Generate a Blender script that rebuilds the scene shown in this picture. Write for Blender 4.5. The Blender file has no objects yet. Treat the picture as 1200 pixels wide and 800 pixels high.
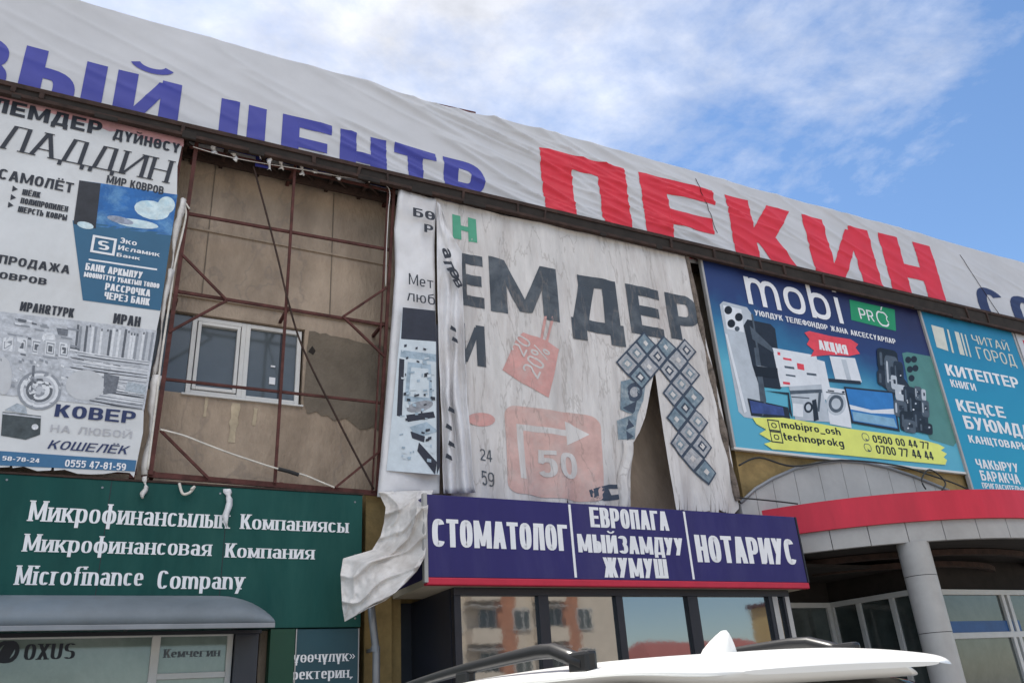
import bpy, bmesh, math, random
from mathutils import Vector, Matrix, noise
from math import radians as rad
C = bpy.context.scene.collection
SC = bpy.context.scene
rnd = random.Random(7)

# ------------------------------------------------------------------ camera
F_PX = 956.15
_vx = Vector((1924.0, -305.0, -F_PX)).normalized()
_vz = Vector((-141.0, 2108.0, -F_PX)).normalized()
_vz = (_vz - _vx*_vx.dot(_vz)).normalized()
_vy = _vz.cross(_vx)
ROT = Matrix((_vx, _vy, _vz))            # camera axes -> world axes
CAM = Vector((0.0, -10.0, 1.6))
cam = bpy.data.cameras.new('camera'); camo = bpy.data.objects.new('camera', cam); C.objects.link(camo)
camo.matrix_world = Matrix.Translation(CAM) @ ROT.to_4x4()
cam.sensor_width = 36; cam.lens = 36*F_PX/1200; cam.clip_end = 3000; cam.clip_start = .05
SC.camera = camo

# ------------------------------------------------------------------ sky, sun, exposure
SUN_EL, SUN_AZ = 64, 335                 # azimuth: degrees clockwise from +Y
W = bpy.data.worlds.new('World'); SC.world = W; W.use_nodes = True
nt = W.node_tree; N = nt.nodes; LK = nt.links
bg = N['Background']; bg.inputs[1].default_value = .15
sky = N.new('ShaderNodeTexSky'); sky.sky_type = 'NISHITA'; sky.sun_disc = False
sky.sun_elevation = rad(SUN_EL); sky.sun_rotation = rad(SUN_AZ); sky.air_density = 1.0; sky.dust_density = .6; sky.ozone_density = 2.0
tc = N.new('ShaderNodeTexCoord'); sep = N.new('ShaderNodeSeparateXYZ'); LK.new(tc.outputs['Generated'], sep.inputs[0])
def wm(op, a, b=None, c=None):
    n = N.new('ShaderNodeMath'); n.operation = op
    for i, v in enumerate((a, b, c)):
        if v is None: continue
        if isinstance(v, (int, float)): n.inputs[i].default_value = v
        else: LK.new(v, n.inputs[i])
    return n.outputs[0]
zc = wm('MAXIMUM', sep.outputs[2], .06)
cx = wm('DIVIDE', sep.outputs[0], zc); cy = wm('DIVIDE', sep.outputs[1], zc)
cmb = N.new('ShaderNodeCombineXYZ'); LK.new(cx, cmb.inputs[0]); LK.new(cy, cmb.inputs[1]); cmb.inputs[2].default_value = 3.7
nz = N.new('ShaderNodeTexNoise'); nz.inputs['Scale'].default_value = 2.1; nz.inputs['Detail'].default_value = 9; nz.inputs['Roughness'].default_value = .62; nz.inputs['Distortion'].default_value = .35
LK.new(cmb.outputs[0], nz.inputs['Vector'])
nz2 = N.new('ShaderNodeTexNoise'); nz2.inputs['Scale'].default_value = 9; nz2.inputs['Detail'].default_value = 6; nz2.inputs['Roughness'].default_value = .6
LK.new(cmb.outputs[0], nz2.inputs['Vector'])
cov = wm('MULTIPLY_ADD', cx, -.40, .48)            # the cloud bank thins out towards +X
cov = wm('MAXIMUM', wm('MINIMUM', cov, .34), -.3)
den = wm('ADD', wm('ADD', nz.outputs[0], cov), wm('MULTIPLY_ADD', nz2.outputs[0], .34, -.17))
ramp = N.new('ShaderNodeValToRGB'); LK.new(den, ramp.inputs[0])
ramp.color_ramp.elements[0].position = .46; ramp.color_ramp.elements[0].color = (0, 0, 0, 1)
ramp.color_ramp.elements[1].position = .9; ramp.color_ramp.elements[1].color = (1, 1, 1, 1)
cl = N.new('ShaderNodeMixRGB'); 
low = wm('MAXIMUM', wm('MINIMUM', wm('MULTIPLY_ADD', sep.outputs[2], 3.5, -1.1), 1), wm('MINIMUM', wm('MAXIMUM', wm('MULTIPLY', sep.outputs[1], 5), 0), 1))
LK.new(wm('MULTIPLY', wm('MULTIPLY', ramp.outputs[0], .93), low), cl.inputs[0])
hs_ = N.new('ShaderNodeHueSaturation'); hs_.inputs['Saturation'].default_value = 1.12; hs_.inputs['Value'].default_value = .67; LK.new(sky.outputs[0], hs_.inputs['Color']); LK.new(hs_.outputs[0], cl.inputs[1])
cc = N.new('ShaderNodeMixRGB'); cc.inputs[1].default_value = (3.2, 3.27, 3.5, 1); cc.inputs[2].default_value = (8.6, 8.4, 8.2, 1)   # unseen clouds opposite the sun, made brighter to light the shaded facade
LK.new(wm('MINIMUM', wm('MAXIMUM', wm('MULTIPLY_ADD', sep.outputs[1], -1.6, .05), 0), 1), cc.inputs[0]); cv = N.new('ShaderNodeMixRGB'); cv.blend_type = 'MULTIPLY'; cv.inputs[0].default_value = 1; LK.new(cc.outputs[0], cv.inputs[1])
nz3 = N.new('ShaderNodeTexNoise'); nz3.inputs['Scale'].default_value = 4.2; nz3.inputs['Detail'].default_value = 7; nz3.inputs['Roughness'].default_value = .62; LK.new(cmb.outputs[0], nz3.inputs['Vector'])
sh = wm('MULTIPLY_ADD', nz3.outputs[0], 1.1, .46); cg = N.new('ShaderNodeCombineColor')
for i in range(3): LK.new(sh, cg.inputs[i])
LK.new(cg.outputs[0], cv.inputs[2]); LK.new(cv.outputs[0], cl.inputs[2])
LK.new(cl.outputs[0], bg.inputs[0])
sl = bpy.data.lights.new('sun', 'SUN'); sl.energy = 4.0; sl.angle = rad(.5); sl.color = (1, .95, .88)
so = bpy.data.objects.new('sun', sl); C.objects.link(so)
sd = Vector((math.sin(rad(SUN_AZ))*math.cos(rad(SUN_EL)), math.cos(rad(SUN_AZ))*math.cos(rad(SUN_EL)), math.sin(rad(SUN_EL))))
so.rotation_euler = sd.to_track_quat('Z', 'Y').to_euler(); so.location = sd*60
SC.view_settings.view_transform = 'Standard'; SC.view_settings.look = 'None'; SC.view_settings.gamma = 1
SC.view_settings.exposure = 1.0
SC.cycles.max_bounces = 8

# ------------------------------------------------------------------ photo point -> point on a plane of the place
def at(px, py, y=0.0):
    d = ROT @ Vector((px-600, -(py-400), -F_PX)); return CAM + d*((y-CAM.y)/d.y)
def atz(px, py, z):
    d = ROT @ Vector((px-600, -(py-400), -F_PX)); return CAM + d*((z-CAM.z)/d.z)

# ------------------------------------------------------------------ materials
MATS = {}
def hexc(h):
    v = [int(h[i:i+2], 16)/255 for i in (0, 2, 4)]
    return tuple((c/12.92 if c <= .04045 else ((c+.055)/1.055)**2.4) for c in v)
def mat(name, col, rough=.6, var=.12, scale=3.0, bump=0.0, bscale=20.0, metal=0.0, spec=.35, stain=None, stain_amt=.5, stretch=(1, 1, 1), ior=None, fleck=0.0, cracks=None):
    """A surface with uneven colour (two noises), optional dirt colour in patches or streaks, and bump."""
    if name in MATS: return MATS[name]
    m = bpy.data.materials.new(name); m.use_nodes = True; MATS[name] = m
    t = m.node_tree; n = t.nodes; l = t.links; b = n['Principled BSDF']
    b.inputs['Roughness'].default_value = rough; b.inputs['Metallic'].default_value = metal; b.inputs['Specular IOR Level'].default_value = spec
    if ior: b.inputs['IOR'].default_value = ior; b.inputs['Specular IOR Level'].default_value = .5
    g = n.new('ShaderNodeNewGeometry')
    mp = n.new('ShaderNodeMapping'); mp.inputs['Scale'].default_value = stretch; l.new(g.outputs['Position'], mp.inputs[0])
    a = n.new('ShaderNodeTexNoise'); a.inputs['Scale'].default_value = scale; a.inputs['Detail'].default_value = 6; a.inputs['Roughness'].default_value = .65
    l.new(mp.outputs[0], a.inputs['Vector'])
    mr = n.new('ShaderNodeMapRange'); mr.inputs[1].default_value = .3; mr.inputs[2].default_value = .7; mr.inputs[3].default_value = 1-var; mr.inputs[4].default_value = 1+var
    l.new(a.outputs[0], mr.inputs[0])
    hs = n.new('ShaderNodeHueSaturation'); hs.inputs['Color'].default_value = (*col, 1); l.new(mr.outputs[0], hs.inputs['Value'])
    out = hs.outputs[0]
    if stain:
        s = n.new('ShaderNodeTexNoise'); s.inputs['Scale'].default_value = scale*.55; s.inputs['Detail'].default_value = 8; s.inputs['Roughness'].default_value = .7; s.inputs['Distortion'].default_value = .4
        off = n.new('ShaderNodeVectorMath'); off.inputs[1].default_value = (11.3, 4.1, 7.7); l.new(mp.outputs[0], off.inputs[0]); l.new(off.outputs[0], s.inputs['Vector'])
        r = n.new('ShaderNodeMapRange'); r.inputs[1].default_value = .47; r.inputs[2].default_value = .72; r.inputs[3].default_value = 0; r.inputs[4].default_value = stain_amt
        l.new(s.outputs[0], r.inputs[0])
        mx = n.new('ShaderNodeMixRGB'); l.new(r.outputs[0], mx.inputs[0]); l.new(out, mx.inputs[1]); mx.inputs[2].default_value = (*stain, 1); out = mx.outputs[0]
    if cracks:
        s = n.new('ShaderNodeTexNoise'); s.inputs['Scale'].default_value = 1.0; s.inputs['Detail'].default_value = 5; s.inputs['Roughness'].default_value = .6; s.inputs['Distortion'].default_value = .3
        m2 = n.new('ShaderNodeMapping'); m2.inputs['Scale'].default_value = cracks; l.new(g.outputs['Position'], m2.inputs[0]); l.new(m2.outputs[0], s.inputs['Vector'])
        d = n.new('ShaderNodeMath'); d.operation = 'SUBTRACT'; d.inputs[1].default_value = .5; l.new(s.outputs[0], d.inputs[0])
        d2 = n.new('ShaderNodeMath'); d2.operation = 'ABSOLUTE'; l.new(d.outputs[0], d2.inputs[0])
        r = n.new('ShaderNodeMapRange'); r.inputs[1].default_value = .002; r.inputs[2].default_value = .014; r.inputs[3].default_value = .34; r.inputs[4].default_value = 0; l.new(d2.outputs[0], r.inputs[0])
        mx = n.new('ShaderNodeMixRGB'); l.new(r.outputs[0], mx.inputs[0]); l.new(out, mx.inputs[1]); mx.inputs[2].default_value = (.2, .17, .15, 1); out = mx.outputs[0]
    if fleck:
        s = n.new('ShaderNodeTexNoise'); s.inputs['Scale'].default_value = 34; s.inputs['Detail'].default_value = 4; l.new(g.outputs['Position'], s.inputs['Vector'])
        r = n.new('ShaderNodeMapRange'); r.inputs[1].default_value = .6; r.inputs[2].default_value = .68; r.inputs[4].default_value = fleck
        l.new(s.outputs[0], r.inputs[0])
        mx = n.new('ShaderNodeMixRGB'); l.new(r.outputs[0], mx.inputs[0]); l.new(out, mx.inputs[1]); mx.inputs[2].default_value = (.5, .48, .45, 1); out = mx.outputs[0]
    l.new(out, b.inputs['Base Color'])
    if bump:
        s = n.new('ShaderNodeTexNoise'); s.inputs['Scale'].default_value = bscale; s.inputs['Detail'].default_value = 5; l.new(mp.outputs[0], s.inputs['Vector'])
        bp = n.new('ShaderNodeBump'); bp.inputs['Strength'].default_value = bump; bp.inputs['Distance'].default_value = .02
        l.new(s.outputs[0], bp.inputs['Height']); l.new(bp.outputs[0], b.inputs['Normal'])
    return m
def gradmat(name, stops, axis, lo, hi, rough=.45):
    """Printed colour blend running along one world axis of a flat printed board (it is ink, not light)."""
    m = bpy.data.materials.new(name); m.use_nodes = True; t = m.node_tree; n = t.nodes; l = t.links; b = n['Principled BSDF']
    b.inputs['Roughness'].default_value = rough; b.inputs['Specular IOR Level'].default_value = .3
    g = n.new('ShaderNodeNewGeometry'); d = n.new('ShaderNodeVectorMath'); d.operation = 'DOT_PRODUCT'; d.inputs[1].default_value = axis; l.new(g.outputs['Position'], d.inputs[0])
    nz_ = n.new('ShaderNodeTexNoise'); nz_.inputs['Scale'].default_value = 1.3; nz_.inputs['Detail'].default_value = 3; l.new(g.outputs['Position'], nz_.inputs['Vector'])
    ad = n.new('ShaderNodeMath'); ad.operation = 'MULTIPLY_ADD'; l.new(nz_.outputs[0], ad.inputs[0]); ad.inputs[1].default_value = (hi-lo)*.25; l.new(d.outputs['Value'], ad.inputs[2])
    r = n.new('ShaderNodeMapRange'); r.inputs[1].default_value = lo+(hi-lo)*.125; r.inputs[2].default_value = hi+(hi-lo)*.125; l.new(ad.outputs[0], r.inputs[0])
    c = n.new('ShaderNodeValToRGB'); l.new(r.outputs[0], c.inputs[0])
    e = c.color_ramp.elements
    while len(e) < len(stops): e.new(.5)
    for i, (p, col) in enumerate(stops): e[i].position = p; e[i].color = (*col, 1)
    l.new(c.outputs[0], b.inputs['Base Color']); return m

white_vinyl = mat('white_vinyl', (.52, .52, .54), .5, .06, .8, .12, 7, stain=(.42, .40, .38), stain_amt=.25)
red_ink = mat('red_ink', hexc('cf2b3c'), .5, .08, 2)
blue_ink = mat('blue_ink', hexc('3a3f94'), .5, .08, 2)
old_vinyl = mat('old_vinyl', (.60, .575, .56), .65, .16, 1.6, .6, 9, stain=(.40, .35, .33), stain_amt=.7, spec=.2, stretch=(2.6, 1, .5), cracks=(2.3, 1, .42))
board_vinyl = mat('board_vinyl', (.60, .61, .62), .55, .08, 1.5, .12, 8, stain=(.42, .40, .38), stain_amt=.35)
strip_vinyl = mat('strip_vinyl', (.66, .65, .66), .6, .08, 2, .25, 10, stain=(.45, .4, .37), stain_amt=.35)
drape_vinyl = mat('drape_vinyl', (.64, .61, .585), .5, .12, 3, .4, 12, stain=(.33, .28, .24), stain_amt=.75)
pale_red = mat('pale_red', hexc('c6a39b'), .6, .15, 4, stain=(.52, .45, .42), stain_amt=.7, cracks=(2.3, 1, .42))
slate_ink = mat('slate_ink', hexc('3f464e'), .55, .14, 3, stain=(.18, .2, .22), stain_amt=.6, cracks=(2.3, 1, .42))
dark_ink = mat('dark_ink', hexc('2b2f38'), .55, .1, 4)
navy_ink = mat('navy_ink', hexc('27335a'), .55, .1, 4)
grey_ink = mat('grey_ink', hexc('a9a9ae'), .55, .1, 4)
white_ink = mat('white_ink', (.74, .74, .76), .5, .05, 4)
pink_dirt = mat('pink_dirt', hexc('b58a8e'), .6, .2, 5, stain=(.35, .3, .3))
teal_ink = mat('teal_ink', hexc('305f7e'), .5, .08, 2)
green_ink = mat('green_ink', hexc('4c9a7c'), .5, .1, 4)
faded_red = mat('faded_red', hexc('c5938d'), .6, .15, 4, stain=(.5, .42, .39), stain_amt=.6, cracks=(2.3, 1, .42))
concrete = mat('concrete', hexc('a39281'), .92, .22, 1.7, .9, 16, stain=hexc('7d6e60'), stain_amt=.8, stretch=(1.3, 1, .6), spec=.15, cracks=(.55, 1, .45))
patch = mat('patch_render', hexc('72685c'), .95, .22, 2.2, .6, 25, stain=hexc('494138'), stain_amt=.5)
rust = mat('rust', hexc('3a2a24'), .85, .5, 6, .4, 30, stain=(.02, .015, .013), stain_amt=.7)
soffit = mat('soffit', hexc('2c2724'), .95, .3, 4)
red_steel = mat('red_steel', hexc('553430'), .75, .3, 8, stain=hexc('2e201c'), stain_amt=.7, spec=.2)
ochre = mat('ochre', hexc('927c52'), .9, .28, 2.2, .5, 18, stain=hexc('5e5138'), stain_amt=.75)
asphalt = mat('dusty_paving', (.25, .235, .215), .9, .25, .7, .5, 60, stain=(.16, .15, .14))
paving = mat('paving', (.34, .33, .31), .9, .2, 1.1, .4, 30, stain=(.18, .17, .16))
kerb_m = mat('kerb', (.34, .33, .31), .9, .15, 3, .3, 20)
green_board = mat('green_board', hexc('0b433f'), .6, .14, 1.2, .15, 6, stain=hexc('2d5a52'), stain_amt=.55, spec=.2, stretch=(1.6, 1, .35))
purple_board = mat('purple_board', hexc('2d2860'), .5, .1, 1.0, .1, 5, stain=hexc('46426e'), stain_amt=.65, stretch=(2, 1, .4), spec=.25)
red_trim = mat('red_trim', hexc('b3243c'), .45, .1, 4)
beige_panel = mat('beige_panel', hexc('b0a592'), .7, .12, 2, .1, 12, stain=hexc('7d715f'), stain_amt=.5)
dark_frame = mat('dark_frame', hexc('23242b'), .4, .15, 3)
dark_panel = mat('dark_panel', hexc('262a35'), .35, .15, 1.5, spec=.5)
white_pvc = mat('white_pvc', (.62, .61, .59), .35, .06, 3, stain=(.5, .47, .42), stain_amt=.35)
alu_clad = mat('alu_clad', hexc('a3a19f'), .42, .12, 1.2, .22, 3, spec=.4, stain=hexc('807d79'), stain_amt=.45)
grey_pipe = mat('grey_pipe', hexc('84868a'), .4, .12, 3, metal=.4)
black_rubber = mat('black_rubber', (.02, .02, .021), .55, .2, 8)
cable_white = mat('cable_white', (.6, .56, .5), .6, .2, 8)
dark_red_roof = mat('dark_red_roof', hexc('5a2f2c'), .6, .2, 3)
glass_dark = mat('glass_dark', (.02, .024, .03), .03, .1, 1, .05, 1.3, ior=3.0)
glass_blue = mat('glass_blue', (.085, .10, .11), .12, .12, 1.2, .04, 1.2, ior=1.6)
glass_green = mat('glass_green', (.18, .23, .21), .08, .3, 1.2, ior=1.8, stain=(.34, .38, .35), stain_amt=.6)
glass_shade = mat('glass_shade', (.05, .062, .06), .06, .4, 1.6, ior=1.7, stain=(.14, .15, .14), stain_amt=.5)

# ------------------------------------------------------------------ mesh builder
class MB:
    def __init__(s): s.v = []; s.f = []; s.m = []; s.mats = []
    def mi(s, m):
        if m not in s.mats: s.mats.append(m)
        return s.mats.index(m)
    def poly(s, pts, m):
        i = len(s.v); s.v += [tuple(p) for p in pts]; s.f.append(tuple(range(i, i+len(pts)))); s.m.append(s.mi(m)); return s
    def box(s, x0, x1, y0, y1, z0, z1, m):
        return s.hexa([(x0, y0, z0), (x1, y0, z0), (x1, y1, z0), (x0, y1, z0), (x0, y0, z1), (x1, y0, z1), (x1, y1, z1), (x0, y1, z1)], m)
    def hexa(s, p, m):
        i = len(s.v); s.v += [tuple(q) for q in p]; k = s.mi(m)
        for f in ((0, 3, 2, 1), (4, 5, 6, 7), (0, 1, 5, 4), (1, 2, 6, 5), (2, 3, 7, 6), (3, 0, 4, 7)):
            s.f.append(tuple(i+j for j in f)); s.m.append(k)
        return s
    def bar(s, p, q, w, m, d=None):
        p = Vector(p); q = Vector(q); a = (q-p).normalized(); d = d or w
        u = a.cross(Vector((0, 1, 0)))
        if u.length < .01: u = Vector((1, 0, 0))
        u.normalize(); v = a.cross(u).normalized(); u *= w/2; v *= d/2
        return s.hexa([p-u-v, p+u-v, p+u+v, p-u+v, q-u-v, q+u-v, q+u+v, q-u+v], m)
    def tube(s, pts, r, m, n=8):
        pts = [Vector(p) for p in pts]; base = len(s.v); k = s.mi(m); L = len(pts); up = Vector((.13, .21, .97)).normalized()
        for i, p in enumerate(pts):
            a = (pts[min(i+1, L-1)]-pts[max(i-1, 0)]).normalized()
            u = a.cross(up)
            if u.length < .05: u = a.cross(Vector((1, 0, 0)))
            u.normalize(); w = a.cross(u); rr = r[i] if isinstance(r, (list, tuple)) else r
            for j in range(n):
                t = 2*math.pi*j/n; s.v.append(tuple(p+(u*math.cos(t)+w*math.sin(t))*rr))
        for i in range(L-1):
            for j in range(n):
                s.f.append((base+i*n+j, base+i*n+(j+1) % n, base+(i+1)*n+(j+1) % n, base+(i+1)*n+j)); s.m.append(k)
        s.f.append(tuple(base+j for j in range(n))[::-1]); s.m.append(k)
        s.f.append(tuple(base+(L-1)*n+j for j in range(n))); s.m.append(k)
        return s
    def grid(s, rows, m):
        """rows: lists of equal length of 3D points."""
        base = len(s.v); n = len(rows[0]); k = s.mi(m)
        for r in rows: s.v += [tuple(p) for p in r]
        for i in range(len(rows)-1):
            for j in range(n-1):
                s.f.append((base+i*n+j, base+i*n+j+1, base+(i+1)*n+j+1, base+(i+1)*n+j)); s.m.append(k)
        return s
    def build(s, name, parent=None, smooth=False, bevel=0, solid=0, local=False, cut=None, disp=None):
        me = bpy.data.meshes.new(name)
        me.from_pydata(s.v, [], s.f); me.update()
        for m in s.mats: me.materials.append(m)
        for i, p in enumerate(me.polygons): p.material_index = s.m[i]; p.use_smooth = smooth
        if cut or disp:
            b = bmesh.new(); b.from_mesh(me)
            if cut:
                bmesh.ops.triangulate(b, faces=[f for f in b.faces if len(f.verts) > 4])
                for ax in (0, 2):
                    ct_ = cut[ax//2] if isinstance(cut, tuple) else cut
                    lo = min(v.co[ax] for v in b.verts); hi = max(v.co[ax] for v in b.verts)
                    c0 = math.ceil(lo/ct_+1e-4)
                    while c0*ct_ < hi-1e-4:
                        no = Vector((0, 0, 0)); no[ax] = 1; co = Vector((0, 0, 0)); co[ax] = c0*ct_
                        bmesh.ops.bisect_plane(b, geom=b.verts[:]+b.edges[:]+b.faces[:], plane_co=co, plane_no=no); c0 += 1
            if disp:
                for v in b.verts: v.co.y += disp(v.co.x, v.co.z)
                for f in b.faces: f.smooth = True
            b.to_mesh(me); b.free()
        else:
            b = bmesh.new(); b.from_mesh(me); 
            if any(len(f) > 2 for f in s.f) and not s.flat():
                bmesh.ops.recalc_face_normals(b, faces=b.faces[:])
            b.to_mesh(me); b.free()
        o = bpy.data.objects.new(name, me); C.objects.link(o)
        if bevel:
            md = o.modifiers.new('bevel', 'BEVEL'); md.width = bevel; md.segments = 2; md.limit_method = 'ANGLE'
        if solid:
            md = o.modifiers.new('solid', 'SOLIDIFY'); md.thickness = solid; md.offset = 0
        if parent:
            o.parent = parent
            if not local and parent.type == 'EMPTY': o.matrix_parent_inverse = Matrix.Translation(-parent.location)
        return o
    def flat(s):
        ys = [v[1] for v in s.v]; return max(ys)-min(ys) < .02
def root_of(o):
    while o.parent: o = o.parent
    return o
def empty(name, loc, label=None, cat=None, group=None):
    o = bpy.data.objects.new(name, None); o.location = loc; o.empty_display_size = .2; C.objects.link(o); return tag(o, label, cat, group)
def tag(o, label=None, cat=None, group=None, kind=None):
    if label: o['label'] = label
    if cat: o['category'] = cat
    if group: o['group'] = group
    if kind: o['kind'] = kind
    return o
def child_of_mesh(o): return o

# ------------------------------------------------------------------ lettering: every glyph is drawn from stems, bars, diagonals and bowls
def glyph(ch, w, tv, th, h=1.0):
    """-> list of quad lists. V/D/H are flat-cut strokes, S follows a curve with an elliptic nib."""
    E = []; l, r, b, t = tv/2, w-tv/2, th/2, h-th/2; c = w/2; m = h*.5
    def D(x0, z0, x1, z1, k=1.0): E.append(('D', [[(x0-tv*k/2, z0), (x0+tv*k/2, z0), (x1+tv*k/2, z1), (x1-tv*k/2, z1)]]))
    def V(x, z0=0, z1=h, k=1.0): D(x, z0, x, z1, k)
    def H(x0, x1, z, k=1.0): E.append(('H', [[(x0, z-th*k/2), (x1, z-th*k/2), (x1, z+th*k/2), (x0, z+th*k/2)]]))
    def S(pts, k=1.0):
        q = [(x/tv, z/th) for x, z in pts]; L = len(q); o = []
        closed = (abs(q[0][0]-q[-1][0]) + abs(q[0][1]-q[-1][1])) < 1e-6
        for i in range(L):
            pa = q[i-1] if i else (q[-2] if closed else q[0]); pb = q[i+1] if i < L-1 else (q[1] if closed else q[-1])
            a = Vector((pb[0]-pa[0], pb[1]-pa[1])).normalized(); nx, nz = -a.y*.5*k, a.x*.5*k
            o.append((((q[i][0]+nx)*tv, (q[i][1]+nz)*th), ((q[i][0]-nx)*tv, (q[i][1]-nz)*th)))
        E.append(('S', [[o[i][0], o[i][1], o[i+1][1], o[i+1][0]] for i in range(L-1)]))
    def arc(x0, x1, z0, z1, a0, a1, n=14, p=.78):
        R = []
        for i in range(n+1):
            a = rad(a0+(a1-a0)*i/n); ca, sa = math.cos(a), math.sin(a)
            R.append(((x0+x1)/2+(x1-x0)/2*math.copysign(abs(ca)**p, ca), (z0+z1)/2+(z1-z0)/2*math.copysign(abs(sa)**p, sa)))
        return R
    def bowl(z0, z1, xs, xe):          # from the stem out to xe and back
        k = xs+(xe-xs)*.35; R = arc(2*k-xe, xe, z0, z1, 90, -90)
        S([(xs, z1)]+R+[(xs, z0)])
    U = ch
    if U == 'П': V(l); V(r); H(tv, w-tv, t)
    elif U == 'Н' : V(l); V(r); H(tv, w-tv, m)
    elif U in 'Ң': V(l); V(r); H(tv, w-tv, m); V(w, -.2*h, th, .8)
    elif U in 'ЕЁE':
        V(l); H(tv, w, t); H(tv, w, b); H(tv, w*.92, m)
        if U == 'Ё': H(w*.18, w*.4, h*1.13, .9); H(w*.6, w*.82, h*1.13, .9)
    elif U in 'КK': V(l); D(tv*1.1, .42*h, r-tv*.05, h, 1.05); D(w*.48, .55*h, r+tv*.05, 0, 1.1)
    elif U in 'ИЙ':
        V(l); V(r); D(l+tv*.3, th*.3, r-tv*.3, h-th*.3, .72)
        if U == 'Й': S(arc(w*.22, w*.78, h*1.13, h*1.42, 195, 345, 10, 1.0), .5)
    elif U in 'РP': V(l); bowl(h*.42, t, tv*.9, r)
    elif U in 'ВB': V(l); bowl(m, t, tv*.9, r-tv*.12); bowl(b, m, tv*.9, r)
    elif U == 'Б': V(l); H(tv, w*.92, t); bowl(b, h*.58, tv*.9, r)
    elif U == 'Ь': V(l); bowl(b, h*.58, tv*.9, r)
    elif U == 'Ы': V(l); bowl(b, h*.58, tv*.9, w*.66-tv/2); V(r)
    elif U in 'ОOΟ0': S(arc(l, r, b, t, 0, 360, 26))
    elif U == 'Ө': S(arc(l, r, b, t, 0, 360, 26)); H(tv, w-tv, m)
    elif U in 'СC': S(arc(l, r, b, t, 38, 322, 22))
    elif U == 'Э': S(arc(l, r, b, t, 142, -142, 22)); H(w*.4, w-tv, m)
    elif U == 'Ю': V(l); H(tv, w*.42, m); S(arc(w*.36+tv/2, r, b, t, 0, 360, 26))
    elif U in 'ТT': V(c, 0, h-th); H(0, w, t)
    elif U == 'Г': V(l, 0, h-th); H(0, w, t)
    elif U == 'Л': D(l*.9, 0, w*.32, h-th); V(r, 0, h-th); H(w*.32-tv/2, w, t)
    elif U == 'Д': D(w*.19, th, w*.36, h-th); V(w*.8, th, h-th); H(w*.36-tv/2, w*.8+tv/2, t); H(0, w, b); V(l*.9, -.17*h, 0, .9); V(w-l*.9, -.17*h, 0, .9)
    elif U == 'Ц': V(l, th); V(r-tv*.4, th); H(0, w, b); V(w-tv*.4, -.18*h, 0, .8)
    elif U == 'Ш': V(l, th); V(c, th); V(r, th); H(0, w, b)
    elif U == 'Ч': V(r); S([(l, h), (l, h*.66)]+arc(l, l+(r-l)*.7, h*.42, h*.78, 180, 270, 6)+[(r-tv*.4, h*.42)])
    elif U in 'МM': V(l); V(r); D(l+tv*.15, h, c, h*.08, .72); D(r-tv*.15, h, c, h*.08, .72)
    elif U == 'Ж':
        V(c)
        for sx in (-1, 1): D(c+sx*tv*.6, h*.5, c+sx*(c-tv*.45), h, .85); D(c+sx*tv*.6, h*.56, c+sx*(c-tv*.45), 0, .85)
    elif U == 'У': D(w*.25, 0, r, h); D(l, h, w*.45, h*.38)
    elif U in 'ҮY': D(l, h, c, h*.4); D(r, h, c, h*.4); V(c, 0, h*.45)
    elif U in 'ХX': D(l, 0, r, h); D(l, h, r, 0)
    elif U in 'АA': D(l, 0, c-tv*.12, h); D(r, 0, c+tv*.12, h); H(w*.25, w*.75, h*.3)
    elif U == 'Я': V(r); k = w*.62; S([(w-tv*.9, t)]+[(w-x, z) for x, z in arc(0, w-l, h*.44, t, 90, -90)]+[(w-tv*.9, h*.44)]); D(l, 0, w*.5, h*.46)
    elif U in 'З3':
        S(arc(l, r-tv*.08, m, t, 150, -90, 14)); S(arc(l, r, b, m, 90, -150, 14))
    elif U in 'Ф': V(c, -.0, h*1.02); S(arc(l, r, h*.16, h*.88, 0, 360, 26))
    elif U == 'S': S(arc(l, r, m, t, 35, 270, 14)+arc(l, r, b, m, 90, -145, 14)[1:])
    elif U == 'U': S([(l, h), (l, h*.4)]+arc(l, r, b, h*.7, 180, 360, 12)+[(r, h)])
    elif U == 'R': V(l); bowl(h*.45, t, tv*.9, r); D(w*.5, h*.46, r, 0)
    elif U == '1': V(c+tv*.2); D(w*.15, h*.72, c, h*.95, .8)
    elif U == '2': S(arc(l, r, h*.45, t, 165, -20, 12)+[(w*.5, h*.36), (l+tv*.2, th*1.1)]); H(0, w, b)
    elif U == '4': V(w*.68); H(0, w, h*.28); D(l, h*.3, w*.55, h, .85)
    elif U == '5': H(tv*.5, w, t); D(l+tv*.1, h*.5, l+tv*.25, h, .9); S([(l, h*.52)]+arc(l, r, b, h*.64, 120, -150, 14))
    elif U == '6': S(arc(l, r, b, h*.6, 0, 360, 20)); S([(l, h*.3), (l, h*.6)]+arc(l, r, h*.25, t, 180, 50, 12))
    elif U == '7': H(0, w, t); D(w*.32, 0, r, h-th)
    elif U == '8': S(arc(l+tv*.1, r-tv*.1, m, t, 0, 360, 20)); S(arc(l, r, b, m, 0, 360, 20))
    elif U == '9': S(arc(l, r, h*.4, t, 0, 360, 20)); S([(r, h*.7), (r, h*.4)]+arc(l, r, b, h*.75, 0, -130, 12))
    elif U == '&': S(arc(w*.2, w*.7, h*.52, t, 0, 360, 16)); S(arc(l, w*.75, b, h*.54, 20, 330, 14)); D(w*.3, h*.6, r, 0, .9)
    elif U == '%': D(w*.2, 0, w*.8, h, .7); S(arc(l*.7, w*.36, h*.6, t, 0, 360, 12)); S(arc(w*.64, r, b, h*.4, 0, 360, 12))
    elif U == '-': H(w*.05, w*.95, h*.4)
    elif U == '_': H(0, w, -.1*h)
    elif U == '.': V(c, 0, th*1.1)
    elif U == ',': V(c, 0, th); D(c-tv*.5, -.16*h, c, 0, .6)
    elif U == '»':
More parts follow.
